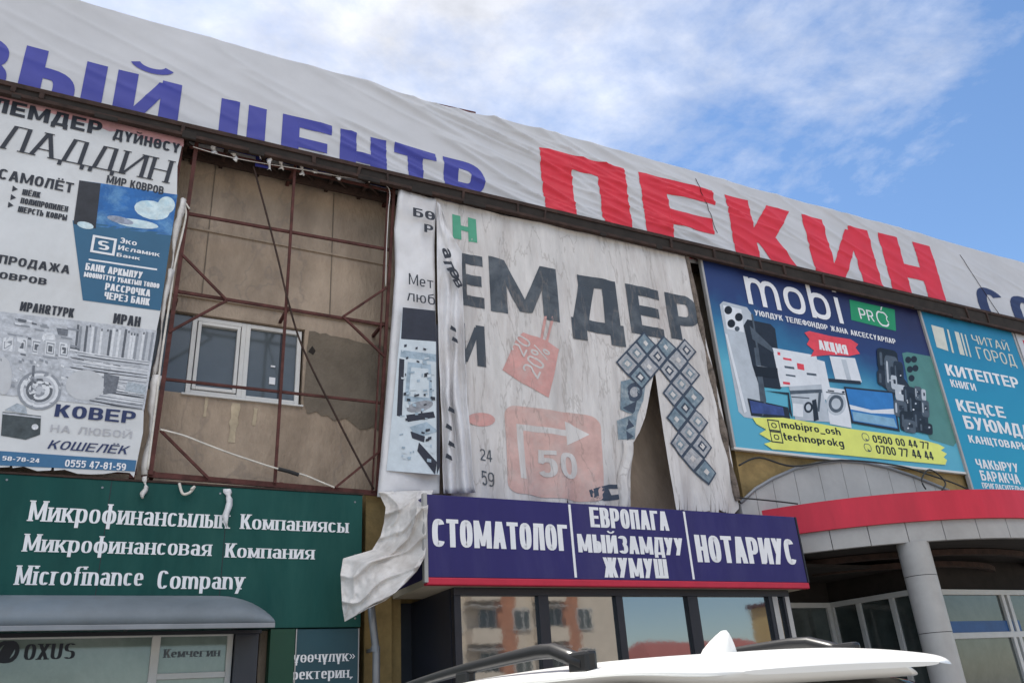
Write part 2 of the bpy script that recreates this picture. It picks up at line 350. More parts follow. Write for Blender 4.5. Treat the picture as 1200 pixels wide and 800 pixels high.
        for k in (0, w*.45): D(k+w*.1, h*.2, k+w*.42, h*.42, .6); D(k+w*.42, h*.42, k+w*.1, h*.64, .6)
    elif U == '►': E.append(('T', [[(0, h*.1), (w, h*.5), (0, h*.9), (0, h*.5)]]))
    # small letters (x-height .7)
    elif U in 'икносылмпявтжчөзгьдк': return glyph(U.upper(), w, tv*.92, th*.92, .7)
    elif U in 'ңэ': return glyph(U.upper(), w, tv*.92, th*.92, .7)
    elif U == 'а' or U == 'a': x = .7*h; V(r, 0, x*.75); S(arc(l, r, b, x*.55, 0, 360, 16)); S(arc(l, r, x*.2, x-th/2, 150, 0, 10))
    elif U in 'еe': x = .7*h; S(arc(l, r, b, x-th/2, -45, 0, 3)[:2]+[]) if 0 else None; S(arc(l, r, b, x-th/2, 0, 318, 20)); H(tv*.6, w-tv*.3, x*.5, .9)
    elif U in 'рp': x = .7*h; V(l, -.25*h, x); S(arc(l, r, b, x-th/2, 0, 360, 20))
    elif U in 'уyү': 
        x = .7*h
        if U == 'ү': D(l, x, c, 0); D(r, x, c, 0); V(c, -.25*h, 0)
        else: D(w*.25, -.25*h, r, x); D(l, x, c, 0)
    elif U == 'ф': x = .7*h; V(c, -.25*h, h); S(arc(l, r, b, x-th/2, 0, 360, 22))
    elif U in 'б': x = .7*h; S(arc(l, r, b, x-th/2, 0, 360, 20)); S([(l, x*.5), (l+tv*.2, h*.8), (r-tv*.3, h-th/2)])
    elif U in 'ю': return glyph('Ю', w, tv*.92, th*.92, .7)
    elif U in 'ш': return glyph('Ш', w, tv*.92, th*.92, .7)
    elif U in 'oc': return glyph(U.upper(), w, tv, th, .7)
    elif U == 'n': x = .7*h; V(l, 0, x); S(arc(l, r, -.1*h, x-th/2, 170, 0, 12)+[(r, 0)])
    elif U == 'm':
        x = .7*h; V(l, 0, x)
        for k in (l, c): S(arc(k, k+(r-l)/2, 0, x-th/2, 170, 0, 12)+[(k+(r-l)/2, 0)])
    elif U == 'h': x = .7*h; V(l); S(arc(l, r, -.1*h, x-th/2, 170, 0, 12)+[(r, 0)])
    elif U == 'b': x = .7*h; V(l); S(arc(l, r, b, x-th/2, 0, 360, 20))
    elif U == 'd': x = .7*h; V(r); S(arc(l, r, b, x-th/2, 0, 360, 20))
    elif U == 'g': x = .7*h; S(arc(l, r, b, x-th/2, 0, 360, 20)); S([(r, x), (r, 0)]+arc(l, r, -.28*h, h*.2, 0, -150, 8))
    elif U == 'k': x = .7*h; V(l); D(tv, x*.35, r, x, .9); D(w*.45, x*.5, r, 0, .95)
    elif U == 'i': V(c, 0, .7*h); V(c, .84*h, h, 1.0)
    elif U == 'r': x = .7*h; V(l, 0, x); S(arc(l, r*1.25, 0, x-th/2, 165, 65, 8))
    elif U == 's': return glyph('S', w, tv, th, .7)
    elif U == 't': x = .7*h; S([(c-tv*.1, h*.93), (c-tv*.1, h*.22)]+arc(c-tv*.1, r+tv, b, h*.4, 180, 290, 6)); H(0, w, x-th/2)
    elif U == 'f': S([(c, 0), (c, h*.75)]+arc(c, w+tv*.5, h*.5, t, 180, 60, 8)); H(0, w, .7*h-th/2)
    return E
WID = {'М': 1.42, 'Ш': 1.4, 'Ж': 1.4, 'Ы': 1.32, 'Ю': 1.45, 'Ф': 1.25, 'Д': 1.15, 'А': 1.08, 'И': 1.12, 'Й': 1.12, ' ': .5, '.': .4, ',': .4, '-': .6, 'i': .42, '1': .8, 'M': 1.35, 'm': 1.5,
       'м': 1.15, 'ы': 1.2, 'ф': 1.25, 'Г': .88, '»': 1.0, 'r': .7, 't': .62, 'f': .62, '%': 1.4, 'ж': 1.25, 'ю': 1.3, 'ш': 1.3, 'е': .9, 'с': .88, 'о': .95, 'e': .9, 'c': .85, 's': .85, 'a': .88, 'а': .9, 'д': 1.05, 'Т': .95, '&': 1.2}
FONTS = dict(bold=(.62, .2, .165, .1, 0, 0), impact=(.5, .215, .145, .055, 0, 0), black=(.78, .27, .2, .14, 0, 0), thin=(.6, .125, .12, .14, 0, 0), reg=(.6, .13, .11, .14, 0, 0),
             serif=(.6, .195, .065, .1, 1, 0), italic=(.6, .14, .13, .12, 0, .22), script=(.62, .12, .045, .12, 1, .1))
def letters(mb, txt, font, m, x0, z1, x1, z0, y, fit=None, slope=0.0, hole=None):
    """Sets txt so that characters fit=(i, j) reach from x0 to x1, baseline z0, capital height z1, on the plane y."""
    w0, tv, th, gap, serif, shear = FONTS[font]
    x = 0; ext = []; items = []
    for ch in txt:
        w = w0*WID.get(ch, 1.0); 
        E = glyph(ch, w, tv, th) if ch != ' ' else []
        if serif:
            ex = []
            for k, q in E:
                if k != 'D': continue
                for a, b_ in ((q[0][0], q[0][1]), (q[0][3], q[0][2])):
                    z = a[1]; mx = (a[0]+b_[0])/2; hw = abs(b_[0]-a[0])*.5+.06
                    for zz in (0, .7, 1.0):
                        if abs(z-zz) < .02: s = th*.9 if zz == 0 else -th*.9; ex.append(('H', [[(mx-hw, z), (mx+hw, z), (mx+hw, z+s), (mx-hw, z+s)]]))
            E = E+ex
        ext.append((x, x+w)); items.append((x, E)); x += w+gap
    i, j = fit or (0, len(txt)-1)
    a, b_ = ext[i][0], ext[j][1]
    kx = (x1-x0)/(b_-a); kz = z1-z0
    for xo, E in items:
        for k, (_, quads) in enumerate(E):
            for q in quads:
                P = []
                for px, pz in q:
                    X = x0+(px+shear*pz+xo-a)*kx; P.append((X, y-.0006*k, z0+pz*kz+slope*(X-x0)))
                # keep the printed face towards the street (-Y)
                n = (Vector(P[1])-Vector(P[0])).cross(Vector(P[2])-Vector(P[0]))
                mb.poly(P if n.y < 0 else P[::-1], m)
    return mb
def text(parent, txt, font, m, tl, br, y, fit=None, slope=0.0, name='lettering', cut=None, disp=None, h=None):
    a = at(*tl, y); b_ = at(*br, y); mb = MB(); z0 = at(tl[0], tl[1]+h, y).z if h else b_.z
    letters(mb, txt, font, m, a.x, a.z, b_.x, z0, y, fit, slope)
    return mb.build(name, parent, cut=cut, disp=disp)
def flat(parent, name, pts, y, m, extra=(), cut=None, disp=None):
    """Printed shape: photo outline laid on the plane y; extra = further (pts, dy, m) in the same print."""
    mb = MB()
    for p, dy, mm in [(pts, 0, m), *extra]:
        q = [at(a, b_, y-dy*.4) for a, b_ in p]
        n = Vector((0, 0, 0))
        for i in range(len(q)): n += q[i].cross(q[(i+1) % len(q)])
        mb.poly(q if n.y < 0 else q[::-1], mm)
    return mb.build(name, parent, cut=cut, disp=disp)
def quadmap(q):
    """bilinear point inside a photo quad TL, TR, BR, BL"""
    def f(u, v):
        t = [q[0][i]*(1-u)+q[1][i]*u for i in (0, 1)]; b_ = [q[3][i]*(1-u)+q[2][i]*u for i in (0, 1)]
        return tuple(t[i]*(1-v)+b_[i]*v for i in (0, 1))
    return f
def ell(cx, cy, rx, ry, n=22, rot=0): 
    c, s = math.cos(rad(rot)), math.sin(rad(rot))
    return [(cx+rx*math.cos(2*math.pi*i/n)*c-ry*math.sin(2*math.pi*i/n)*s, cy+rx*math.cos(2*math.pi*i/n)*s+ry*math.sin(2*math.pi*i/n)*c) for i in range(n)]
def fbm(x, y, z=0.0, o=3):
    a = 1; t = 0; f = 1
    for _ in range(o): t += a*noise.noise(Vector((x*f, y*f, z+f*3.1))); a *= .5; f *= 2
    return t

# ================================================================== SETTING
g = MB().poly([(-600, -600, 0), (600, -600, 0), (600, 600, 0), (-600, 600, 0)], asphalt).build('ground'); tag(g, kind='structure')
pv = MB().box(-14, 34, -3.2, 3.4, .004, .14, paving).build('pavement'); tag(pv, kind='structure')
kb = MB()
for i in range(48): kb.box(-14+i, -14+i+.99, -3.36, -3.203, .002, .155, kerb_m)
tag(kb.build('kerb', bevel=.012), kind='structure')

# ================================================================== BUILDING
bd = empty('shopping_centre', (10, 0, 0), 'two storey shopping centre with bare brown concrete upper wall and rusty eaves', 'building')
XL, XR = -7.0, 32.0
w = MB()
WX0, WX1, WZ0, WZ1 = .30, 2.47, 5.56, 6.70
w.box(XL, WX0, .5, .9, 4.2, 9.35, concrete).box(WX1, XR, .5, .9, 4.2, 9.35, concrete)
w.box(WX0, WX1, .5, .9, 4.2, WZ0, concrete).box(WX0, WX1, .5, .9, WZ1, 9.35, concrete)
w.box(XL, XR, 14.6, 15, 0, 9.35, concrete).box(XL, XL+.4, .9, 14.6, 0, 9.35, concrete).box(XR-.4, XR, .9, 14.6, 0, 9.35, concrete)
w.build('upper_wall', bd)
sm = MB()
z = at(330, 288, .485).z
sm.box(.5, 3.72, .470, .5, z, z+.035, concrete)
sm.box(.5, 3.72, .462, .5, WZ1+.22, WZ1+.26, concrete)
sm.build('string_course', bd, bevel=.008)
ip = MB(); a = at(356, 385, .49); 
_pr = random.Random(2); edge = []
C4 = [(2.50, 5.50), (3.64, 5.28), (3.66, 6.60), (2.52, 6.69)]
for k in range(4):
    (ax_, az_), (bx_, bz_) = C4[k], C4[(k+1) % 4]; j = .05 if k == 0 else .018
    for i in range(14): edge.append((ax_+(bx_-ax_)*i/14+_pr.uniform(-j, j)*.5, .488, az_+(bz_-az_)*i/14+_pr.uniform(-j, j)))
ip.poly(edge, patch)
ip.poly([at(366, 405, .486), at(370, 411, .486), at(367, 416, .486), at(361, 412, .486)], soffit)
ip.build('wall_patch', bd)
light_r = mat('fresh_plaster', hexc('b5a68f'), .92, .25, 4, .5, 18, spec=.1)
for px, py, wpx, hpx in ((277, 472, 11, 46), (300, 478, 5, 20), (243, 462, 4, 26)):
    L_ = []; R_ = []
    for i in range(9):
        q = at(px-i*.12*hpx/46*6, py+hpx*i/8, .49); k = wpx/95*(1-.3*i/8)*(1+.25*_pr.uniform(-1, 1)); L_.append((q.x-k*.5, .492, q.z)); R_.append((q.x+k*.5, .492, q.z))
    MB().poly(L_+R_[::-1], light_r).build('plaster_streak', bd)
jn = MB()
for px in (248, 391):
    q = at(px, 240, .49); jn.box(q.x-.006, q.x+.006, .489, .5, WZ1+.28, 9.1, patch)
jn.build('panel_joint', bd)
# ground floor walls
lw = MB()
lw.box(XL, -3.6, .25, .7, 0, 4.2, concrete).box(2.05, 3.2, .2, .7, 0, 4.2, concrete).box(-3.6, 2.05, .25, .7, 2.72, 4.2, concrete)
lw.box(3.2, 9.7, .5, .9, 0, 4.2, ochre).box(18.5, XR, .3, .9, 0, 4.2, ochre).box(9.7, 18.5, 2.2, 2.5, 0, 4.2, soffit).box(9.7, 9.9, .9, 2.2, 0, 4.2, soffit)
lw.build('lower_wall', bd)
yp = MB(); a = at(428, 650, .1); b_ = at(470, 650, .1)
yp.box(a.x, b_.x-.12, .1, .5, 0, 4.3, ochre); yp.box(b_.x-.117, b_.x+.02, .16, .5, 0, 4.28, ochre)
yp.build('pilaster', bd, bevel=.01)
ow = MB(); ow.box(9.7, 30, .02, .5, 4.2, 5.5, ochre); ow.build('ochre_band', bd)
rf = MB().box(XL, XR, .32, 15, 9.352, 9.5, soffit).build('roof', bd)
pp = MB().hexa([(XL, .26, 9.0), (XR, .26, 9.0), (XR, .31, 9.0), (XL, .31, 9.0), (XL, .26, 10.85), (XR, .26, 11.4), (XR, .31, 11.4), (XL, .31, 10.85)], rust).build('parapet', bd)
# little dark red roof peeping over the banner
a = at(506, 116, .6); b_ = at(553, 129, .6)
MB().hexa([(a.x-.5, .45, 10.6), (b_.x, .45, 10.6), (b_.x, 2.5, 10.6), (a.x-.5, 2.5, 10.6), (a.x-.5, .45, a.z-.25), (b_.x, .45, b_.z-.16), (b_.x, 2.5, b_.z-.16), (a.x-.5, 2.5, a.z-.25)], dark_red_roof).build('roof_hood', bd)
# eaves: rusty trussed edge beam with dark soffit
ev = MB()
def zt(x): return 9.215+.0115*(x-.5)
def zb(x): return 8.985+.0018*(x-.5)
def beam(x0, x1, y0, y1, f0, f1, m): ev.hexa([(x0, y0, f0(x0)), (x1, y0, f0(x1)), (x1, y1, f0(x1)), (x0, y1, f0(x0)), (x0, y0, f1(x0)), (x1, y0, f1(x1)), (x1, y1, f1(x1)), (x0, y1, f1(x0))], m)
beam(XL, XR, -.20, -.12, lambda x: zt(x)-.07, zt, rust)
beam(XL, XR, -.21, -.13, zb, lambda x: zb(x)+.055, rust)
beam(XL, XR, -.178, -.16, lambda x: zb(x)+.03, lambda x: zt(x)-.02, soffit)
x = XL; _er = random.Random(9)
while x < XR-.5:
    if _er.random() < .5: ev.bar((x, -.19, zb(x)+.05), (x+_er.uniform(-.03, .03), -.19, zt(x)-.06), _er.uniform(.03, .06), rust)
    if _er.random() < .35: ev.box(x, x+_er.uniform(.1, .4), -.215, -.19, zb(x)-.03, zb(x)+_er.uniform(.02, .09), drape_vinyl if _er.random() < .2 else soffit)
    x += _er.uniform(.3, 1.1)
ev.build('eaves_beam', bd, bevel=.006)
MB().box(XL, XR, -.10, .5, 9.13, 9.15, soffit).box(XL, XR, .1, .5, 9.152, 9.30, soffit).box(XL, XR, -.10, .25, 9.152, 9.2, rust).build('soffit', bd)
st = MB()
x = .6
while x < 3.7:
    st.bar((x, -.08, 9.06), (x, .48, 9.10), .05, rust); st.bar((x, -.06, 8.98), (x+.3, .3, 9.1), .03, rust); x += .52
st.build('soffit_brackets', bd)
# upper window
wn = MB(); gl = MB()
wx = [at(223, 400, .58).x, at(287, 400, .58).x, 2.44]
x0, xm, x1 = wx; z0, z1 = WZ0+.01, WZ1-.02; fw = .06
for a, b_ in ((x0, xm), (xm, x1)):
    wn.box(a, a+fw, .54, .62, z0, z1, white_pvc).box(b_-fw, b_, .54, .62, z0, z1, white_pvc)
    wn.box(a+fw, b_-fw, .54, .62, z0, z0+fw, white_pvc).box(a+fw, b_-fw, .54, .62, z1-fw, z1, white_pvc)
a, b_ = x0+fw+.012, xm-fw-.012
wn.box(a, a+.045, .525, .60, z0+fw+.01, z1-fw-.01, white_pvc).box(b_-.045, b_, .525, .60, z0+fw+.01, z1-fw-.01, white_pvc)
wn.box(a+.045, b_-.045, .525, .60, z0+fw+.01, z0+fw+.055, white_pvc).box(a+.045, b_-.045, .525, .60, z1-fw-.055, z1-fw-.01, white_pvc)
wo = wn.build('window', bd, bevel=.006)
MB().poly([(x0+.02, .585, z0), (x1-.02, .585, z0), (x1-.02, .585, z1), (x0+.02, .585, z1)], glass_blue).build('pane', wo)
MB().poly([(WX0, .56, z0), (x0-.005, .56, z0), (x0-.005, .56, z1), (WX0, .56, z1)], glass_blue).build('side_pane', wo)
MB().box(x0-.05, WX1+.02, .46, .53, WZ0-.03, WZ0-.005, white_pvc).build('sill', wo, bevel=.006)
mu = MB(); a = at(327, 430, .57); mu.box(a.x, a.x+.03, .578, .584, z0+fw, z1-fw, dark_frame); p = at(319, 446, .57); mu.box(p.x-.04, p.x+.04, .572, .584, p.z-.05, p.z+.05, white_ink); p = at(320, 429, .57); mu.box(p.x-.03, p.x+.03, .572, .584, p.z-.012, p.z+.012, white_ink)
mu.build('pane_bar_and_glint', wo)  # dark bar, plus white boxes standing in for a lamp's reflection

# ------------------------------------------------------------------ roof banner
_cr = random.Random(4); CREASES = []
for i in range(40):
    xa = _cr.uniform(1.6, 9.5); za = _cr.uniform(9.5, 11.2); L = _cr.uniform(1.2, 4.2); sl = -.10-.22*max(0, (6-xa)/5)+_cr.uniform(-.06, .05)
    CREASES.append((xa, za, L, sl, _cr.uniform(.02, .044), _cr.uniform(.016, .036), _cr.uniform(-.03, .03)))
for i in range(9):
    xa = _cr.uniform(10, 20); za = _cr.uniform(9.5, 11.3); CREASES.append((xa, za, _cr.uniform(1.5, 4), _cr.uniform(-.35, -.1), _cr.uniform(.01, .02), .03, .02))
def crease(x, z):
    t = 0
    for xa, za, L, sl, am, wd, cv in CREASES:
        u = (x-xa)/L
        if 0 < u < 1:
            d = z-(za+sl*(x-xa)+cv*math.sin(u*3)*2)
            if abs(d) < .4: t += am*math.exp(-abs(d)/wd)*math.sin(u*math.pi)**.6*(1 if d > 0 else .7)
    return t
def top_disp(x, z): return top_disp0(x, z)-crease(x, z)
def top_disp0(x, z):
    e = .25+1.0*math.exp(-((x-5.6)/3.2)**2)+.45*math.exp(-((x-13)/3)**2)
    s = (z-9.2)
    v = fbm(x*.35+1.3, (s+.32*x)*2.6, 0.3, 2)
    rid = (1-abs(v)*1.6)
    q = .05*e*(rid**3) if rid > 0 else 0
    return -q*.9 - .05 + .03*fbm(x*.3, z*.3, 5) + .008*fbm(x*1.5+.8*z, z*2.2, 9)
tb = empty('roof_banner', (9, .2, 9.1), 'huge pale vinyl banner with blue and red letters stretched along the roof edge', 'banner')
YB = .15
top = []
for i in range(-136, 601):
    x = i*.05; z = 11.09+.0185*x + .02*fbm(x*.8, 2.2)
    if x < -.9: z += .10*min(1, (-.9-x)/1.5)
    if 3.3 < x < 5.6: z -= .09*math.sin((x-3.3)/2.3*math.pi)
    top.append((x, z))
mb = MB(); rows = []
for k in range(362, 470): rows.append([(xx, YB+top_disp(xx, min(k*.025, zz)), min(k*.025, zz)) for xx, zz in top])
mb.grid(rows, white_vinyl); mb.build('sheet', tb, smooth=True)
YL = YB-.007
def bigtext(txt, m, x0, x1, z0, z1, fit=None, slope=0, font='black'):
    mb = MB(); letters(mb, txt, font, m, x0, z1, x1, z0, YL, fit, slope); mb.build('lettering', tb, cut=(.05, .025), disp=top_disp)
bigtext('ТОРГОВЫЙ', blue_ink, at(31, 60, YB).x, at(213, 103, YB).x, 9.16, 10.06, (6, 7))
bigtext('ЦЕНТР', blue_ink, at(259, 118, YB).x, at(566, 210, YB).x, 9.12, 10.03)
bigtext('ПЕКИН', red_ink, at(632, 200, YB).x, at(1096, 320, YB).x, 9.02, 10.77, None, .031)
bigtext('СО', navy_ink, at(1143, 350, YB).x, at(1215, 372, YB).x, 9.40, 10.33)
sb = MB(); 
for px, py, qx, qy in ((812, 212, 838, 275), (1122, 300, 1172, 374)):
    P_ = [at(px+(qx-px)*k/12, py+(qy-py)*k/12, YB) for k in range(13)]
    MB().tube([(q.x, YB+top_disp(q.x, q.z)-.012, q.z) for q in P_], .006, rust, 5).build('tie_rope', tb, smooth=True)

# ------------------------------------------------------------------ red steel billboard frame
fr = empty('billboard_frame', (2, 0, 4.2), 'rusty red steel angle frame with diagonal braces standing before the bare wall', 'frame')
YF = -.02
def b2(name, p, q, wd=.05, y=YF, m=red_steel): return MB().bar(at(*p, y), at(*q, y), wd*.72, m, .03).build(name, fr)
b2('post', (231, 165), (176, 556), .07); b2('post', (346, 190), (322, 566), .05); b2('post', (462, 215), (442, 576), .06)
b2('post', (455, 215), (436, 576), .025)
b2('rail', (212, 249), (458, 293), .055, YF+.03); b2('rail', (205, 341), (452, 381), .055, YF+.03); b2('rail', (192, 444), (447, 472), .045, YF+.03); b2('rail', (166, 555), (443, 578), .09, YF+.03)
b2('rail', (222, 172), (462, 225), .05, YF+.03)
for p, q in (((214, 299), (266, 352)), ((266, 352), (198, 389)), ((453, 337), (402, 371)), ((402, 371), (451, 418)), ((188, 504), (244, 560)), ((447, 527), (393, 571))): b2('brace', p, q, .042, YF-.015)
a = at(217, 160, .2)
for px, py in ((231, 165), (346, 195), (462, 225)):
    p = at(px, py, -.02); MB().bar((p.x, -.0, 9.0), (p.x, .49, 9.06), .05, red_steel).build('tie', fr)
for px, py in ((207, 350), (338, 360), (450, 378), (180, 553), (330, 566)):
    p = at(px, py, -.0); MB().bar((p.x, .02, p.z), (p.x, .49, p.z), .04, red_steel).build('tie', fr)
# hanging cables
def cable(px, r, m, label, name='cable', grp=None):
    pts = [at(*p) if len(p) == 3 else at(*p, -.06) for p in px]
    # smooth
    out = []
    for i in range(len(pts)-1):
        a, b_, c_, d_ = pts[max(0, i-1)], pts[i], pts[i+1], pts[min(len(pts)-1, i+2)]
        for k in range(6):
            t = k/6; out.append(.5*((2*b_)+(c_-a)*t+(2*a-5*b_+4*c_-d_)*t*t+(3*b_-a-3*c_+d_)*t**3))
    out.append(pts[-1])
    o = MB().tube(out, r, m, 6).build(name, smooth=True); return tag(o, label, 'cable', grp)
cable([(297, 195, -.03), (312, 250, -.05), (325, 300, -.07), (337, 350, -.07), (355, 408, -.06), (395, 490, -.05), (438, 573, -.06)], .014, rust, 'dark brown cable sagging diagonally across the bare wall from the eaves')
cable([(188, 503), (215, 510), (238, 519), (270, 531), (300, 541), (322, 548), (355, 556), (375, 564), (392, 571)], .011, cable_white, 'pale cable with a black splice slung across the frame below the window')
tag(MB().tube([at(326, 549, -.06), at(338, 552, -.06), at(350, 556, -.06)], .024, black_rubber, 8).build('cable_splice'), 'black tape splice wrapped round the pale cable', 'splice')
cable([(226, 172, -.08), (260, 182, -.1), (300, 190, -.09), (350, 198, -.09), (400, 207, -.1), (440, 214, -.09), (456, 222, -.09), (455, 250, -.08), (453, 290, -.06), (452, 335, -.06)], .006, drape_vinyl, 'thin pale wire strung under the eaves and down the frame')
cable([(222, 245, -.05), (215, 236, -.06), (218, 250, -.06), (214, 272, -.05), (205, 310, -.04), (200, 345, -.04), (189, 420, -.05), (182, 480, -.04), (173, 550, -.04)], .014, cable_white, 'bundled pale cable hanging beside the carpet billboard edge')
cable([(210, 566, -.12), (214, 578, -.14), (222, 577, -.15), (228, 570, -.15), (224, 573, -.17)], .016, cable_white, 'short white loop of cable dangling over the green sign')
# shreds of the lost banner
def shred(px0, px1, L, y, m, label, seed, wd=.05):
    r = random.Random(seed); a = at(*px0, y); b_ = at(*px1, y); rows = []
    n = 12
    for i in range(n+1):
        t = i/n; p = a.lerp(b_, t); k = wd*(.6+.5*r.random())*(1-.5*t)
        yy = p.y-.05*math.sin(t*3+seed)-.02*r.random()
        rows.append([(p.x-k+.02*math.sin(t*9+seed), yy+.01, p.z), (p.x+.01*r.random(), yy-.02, p.z), (p.x+k+.02*math.sin(t*7+seed), yy+.015, p.z)])
    o = MB().grid(rows, m).build('vinyl_shred', smooth=True, solid=.003); tag(o, label, 'vinyl scrap', 'torn vinyl scraps left on the frame'); return o
shred((213, 235), (198, 330), 1, -.03, drape_vinyl, 'grubby pale scrap clinging high on the frame post by the carpet billboard', 1, .05)
shred((199, 318), (181, 440), 1, -.03, drape_vinyl, 'long pale scrap on the frame post beside the window', 2, .04)
shred((184, 440), (171, 556), 1, -.03, drape_vinyl, 'frayed pale scrap at the foot of the frame post above the green sign', 3, .07)
shred((172, 557), (167, 585), 1, -.13, drape_vinyl, 'tiny torn scrap hanging over the green sign top near the carpet billboard', 4, .03)
shred((269, 572), (264, 619), 1, -.14, strip_vinyl, 'white strip of vinyl hanging over the first line of green sign', 5, .05)
for i, (px, py) in enumerate(((252, 176), (276, 184), (303, 183), (316, 190), (330, 192), (354, 195), (371, 199), (397, 205), (430, 211))):
    shred((px, py-6), (px-1+i % 3, py+5+4*(i % 2)), 1, -.09, drape_vinyl if i % 3 else strip_vinyl, 'small crumpled scrap caught on the wire under the eaves', 10+i, .045)

# ------------------------------------------------------------------ carpet billboard
YC = -.075
cb = empty('carpet_billboard', (-1, YC, 4.3), 'weathered white billboard selling carpets with teal bank panel and grey carpet photographs', 'billboard')
out = [(-1000, 0)]
def bdisp(x, z): return .012*fbm(x*.7, z*.7, 2)+.004*fbm(x*3, z*1.2, 7)
tr, br = at(216, 158, YC), at(157, 559, YC)
mb = MB(); edge = [(-4.6, YC, 9.18), (-4.6, YC, br.z)]
x = -4.5; r_ = random.Random(3)
while x < br.x-.05:
    edge.append((x, YC, br.z+.05*r_.random()))
    if r_.random() < .3: edge += [(x+.012, YC, br.z+.28*r_.random()+.06), (x+.03, YC, br.z+.02)]
    x += .13
edge.append((br.x, YC, br.z)); 
for k in range(1, 9):
    p = br.lerp(tr, k/9); edge.append((p.x+.03*math.sin(k*2.1), YC, p.z))
edge += [(tr.x, YC, tr.z), (tr.x-.4, YC, 9.19)]
mb.poly(edge, board_vinyl); mb.build('sheet', cb, cut=.1, disp=bdisp)
y1 = YC-.005
def ct(*a, **k): return text(cb, *a, y1-.003, cut=.1, disp=bdisp, **k)
def cf(name, pts, m, extra=(), dy=0): return flat(cb, name, pts, y1-dy*.4, m, extra, cut=.1, disp=bdisp)
cf('stained_edge', [(-90, 85), (60, 116), (150, 138), (216, 152), (215, 172), (196, 166), (180, 168), (150, 154), (128, 154), (110, 146), (80, 140), (60, 133), (20, 125), (-90, 102)], pink_dirt)
ct('КИЛЕМДЕР', 'black', dark_ink, (-6, 114), (118, 159), fit=(2, 7))
ct('ДҮЙНӨСҮ', 'black', dark_ink, (134, 151), (210, 180))
ct('АЛАДДИН', 'script', dark_ink, (-30, 137), (196, 219), h=30)
ct('МИР КОВРОВ', 'bold', dark_ink, (126, 205), (192, 222), h=9.5)
ct('САМОЛЁТ', 'bold', dark_ink, (0, 197), (85, 226))
for s_, a, b_ in (('ШЁЛК', (27, 221), (47, 230)), ('ПОЛИПРОПИЛЕН', (25, 231), (80, 244)), ('ШЕРСТЬ КОВРЫ', (22, 241), (79, 253))): ct(s_, 'impact', dark_ink, a, b_, h=7)
for p in ((15, 217), (13, 227), (10, 236)): cf('bullet', [p, (p[0]+6, p[1]+4.5), (p[0]-1, p[1]+7)], dark_ink)
cf('teal_panel', [(85, 258), (201, 274), (188, 364), (97, 352)], teal_ink)
cf('sky_photo', [(93, 211), (208, 228), (201, 276), (86, 262)], mat('print_blue', hexc('1f5f9f'), .5, .25, 5, stain=hexc('7fb0cf'), stain_amt=.7),
   [([(93, 211), (118, 215), (112, 268), (86, 262)], .004, mat('print_black', hexc('2a2c33'), .5, .3, 8)),
    (ell(178, 246, 21, 11, 16, 12), .004, mat('print_cloud', hexc('c6d6da'), .5, .2, 9, stain=hexc('86b6cc'), stain_amt=.8)), (ell(195, 240, 10, 10), .005, MATS['print_cloud']),
    (ell(160, 262, 26, 5, 16, 8), .006, MATS['print_cloud']), (ell(141, 258, 16, 4, 14, 14), .007, mat('print_carpet', hexc('8b93a4'), .6, .35, 20)),
    (ell(100, 264, 10, 4, 14, 14), .008, MATS['print_cloud'])])
lg = MB()
def outline_rect(mb, x0, x1, z0, z1, t, y, m):
    for a, b_, c_, d_ in ((x0, x1, z1-t, z1), (x0, x1, z0, z0+t), (x0, x0+t, z0+t, z1-t), (x1-t, x1, z0+t, z1-t)):
        mb.poly([(a, y, c_), (b_, y, c_), (b_, y, d_), (a, y, d_)], m)
a = at(109, 275, y1-.006); b_ = at(134, 300, y1-.006); outline_rect(lg, a.x, b_.x, b_.z, a.z, .03, y1-.006, white_ink)
letters(lg, 'S', 'bold', white_ink, a.x+.07, a.z-.06, b_.x-.07, b_.z+.06, y1-.006); lg.build('bank_logo', cb, cut=.1, disp=bdisp)
def ct2(s_, f_, m, a, b_, h=None): return text(cb, s_, f_, m, a, b_, y1-.006, cut=.1, disp=bdisp, h=h)
ct2('Эко', 'bold', white_ink, (141, 278), (160, 288)); ct2('Исламик', 'bold', white_ink, (139, 287), (187, 301)); ct2('Банк', 'bold', white_ink, (137, 296), (164, 305))
cf('rule_line', [(104, 303), (184, 315), (184, 317), (104, 305)], white_ink, dy=.004)
ct2('БАНК АРКЫЛУУ', 'impact', white_ink, (101, 308), (167, 323), 8.5); ct2('МӨӨНӨТТҮҮ УБАКТЫП ТӨЛӨӨ', 'impact', white_ink, (99, 318.5), (187, 333), 6)
ct2('РАССРОЧКА', 'impact', white_ink, (124, 331.5), (176, 346), 8.5); ct2('ЧЕРЕЗ БАНК', 'impact', white_ink, (123, 342), (175, 357), 8.5)
ct('РАСПРОДАЖА', 'bold', dark_ink, (0, 298), (81, 321), fit=(3, 9)); ct('КОВРОВ', 'bold', dark_ink, (0, 318), (54, 334), fit=(1, 5))
ct('ИРАН&ТУРК', 'impact', dark_ink, (25, 353), (86, 371), h=11); ct('ИРАН', 'impact', dark_ink, (134, 367), (164, 382), h=12)
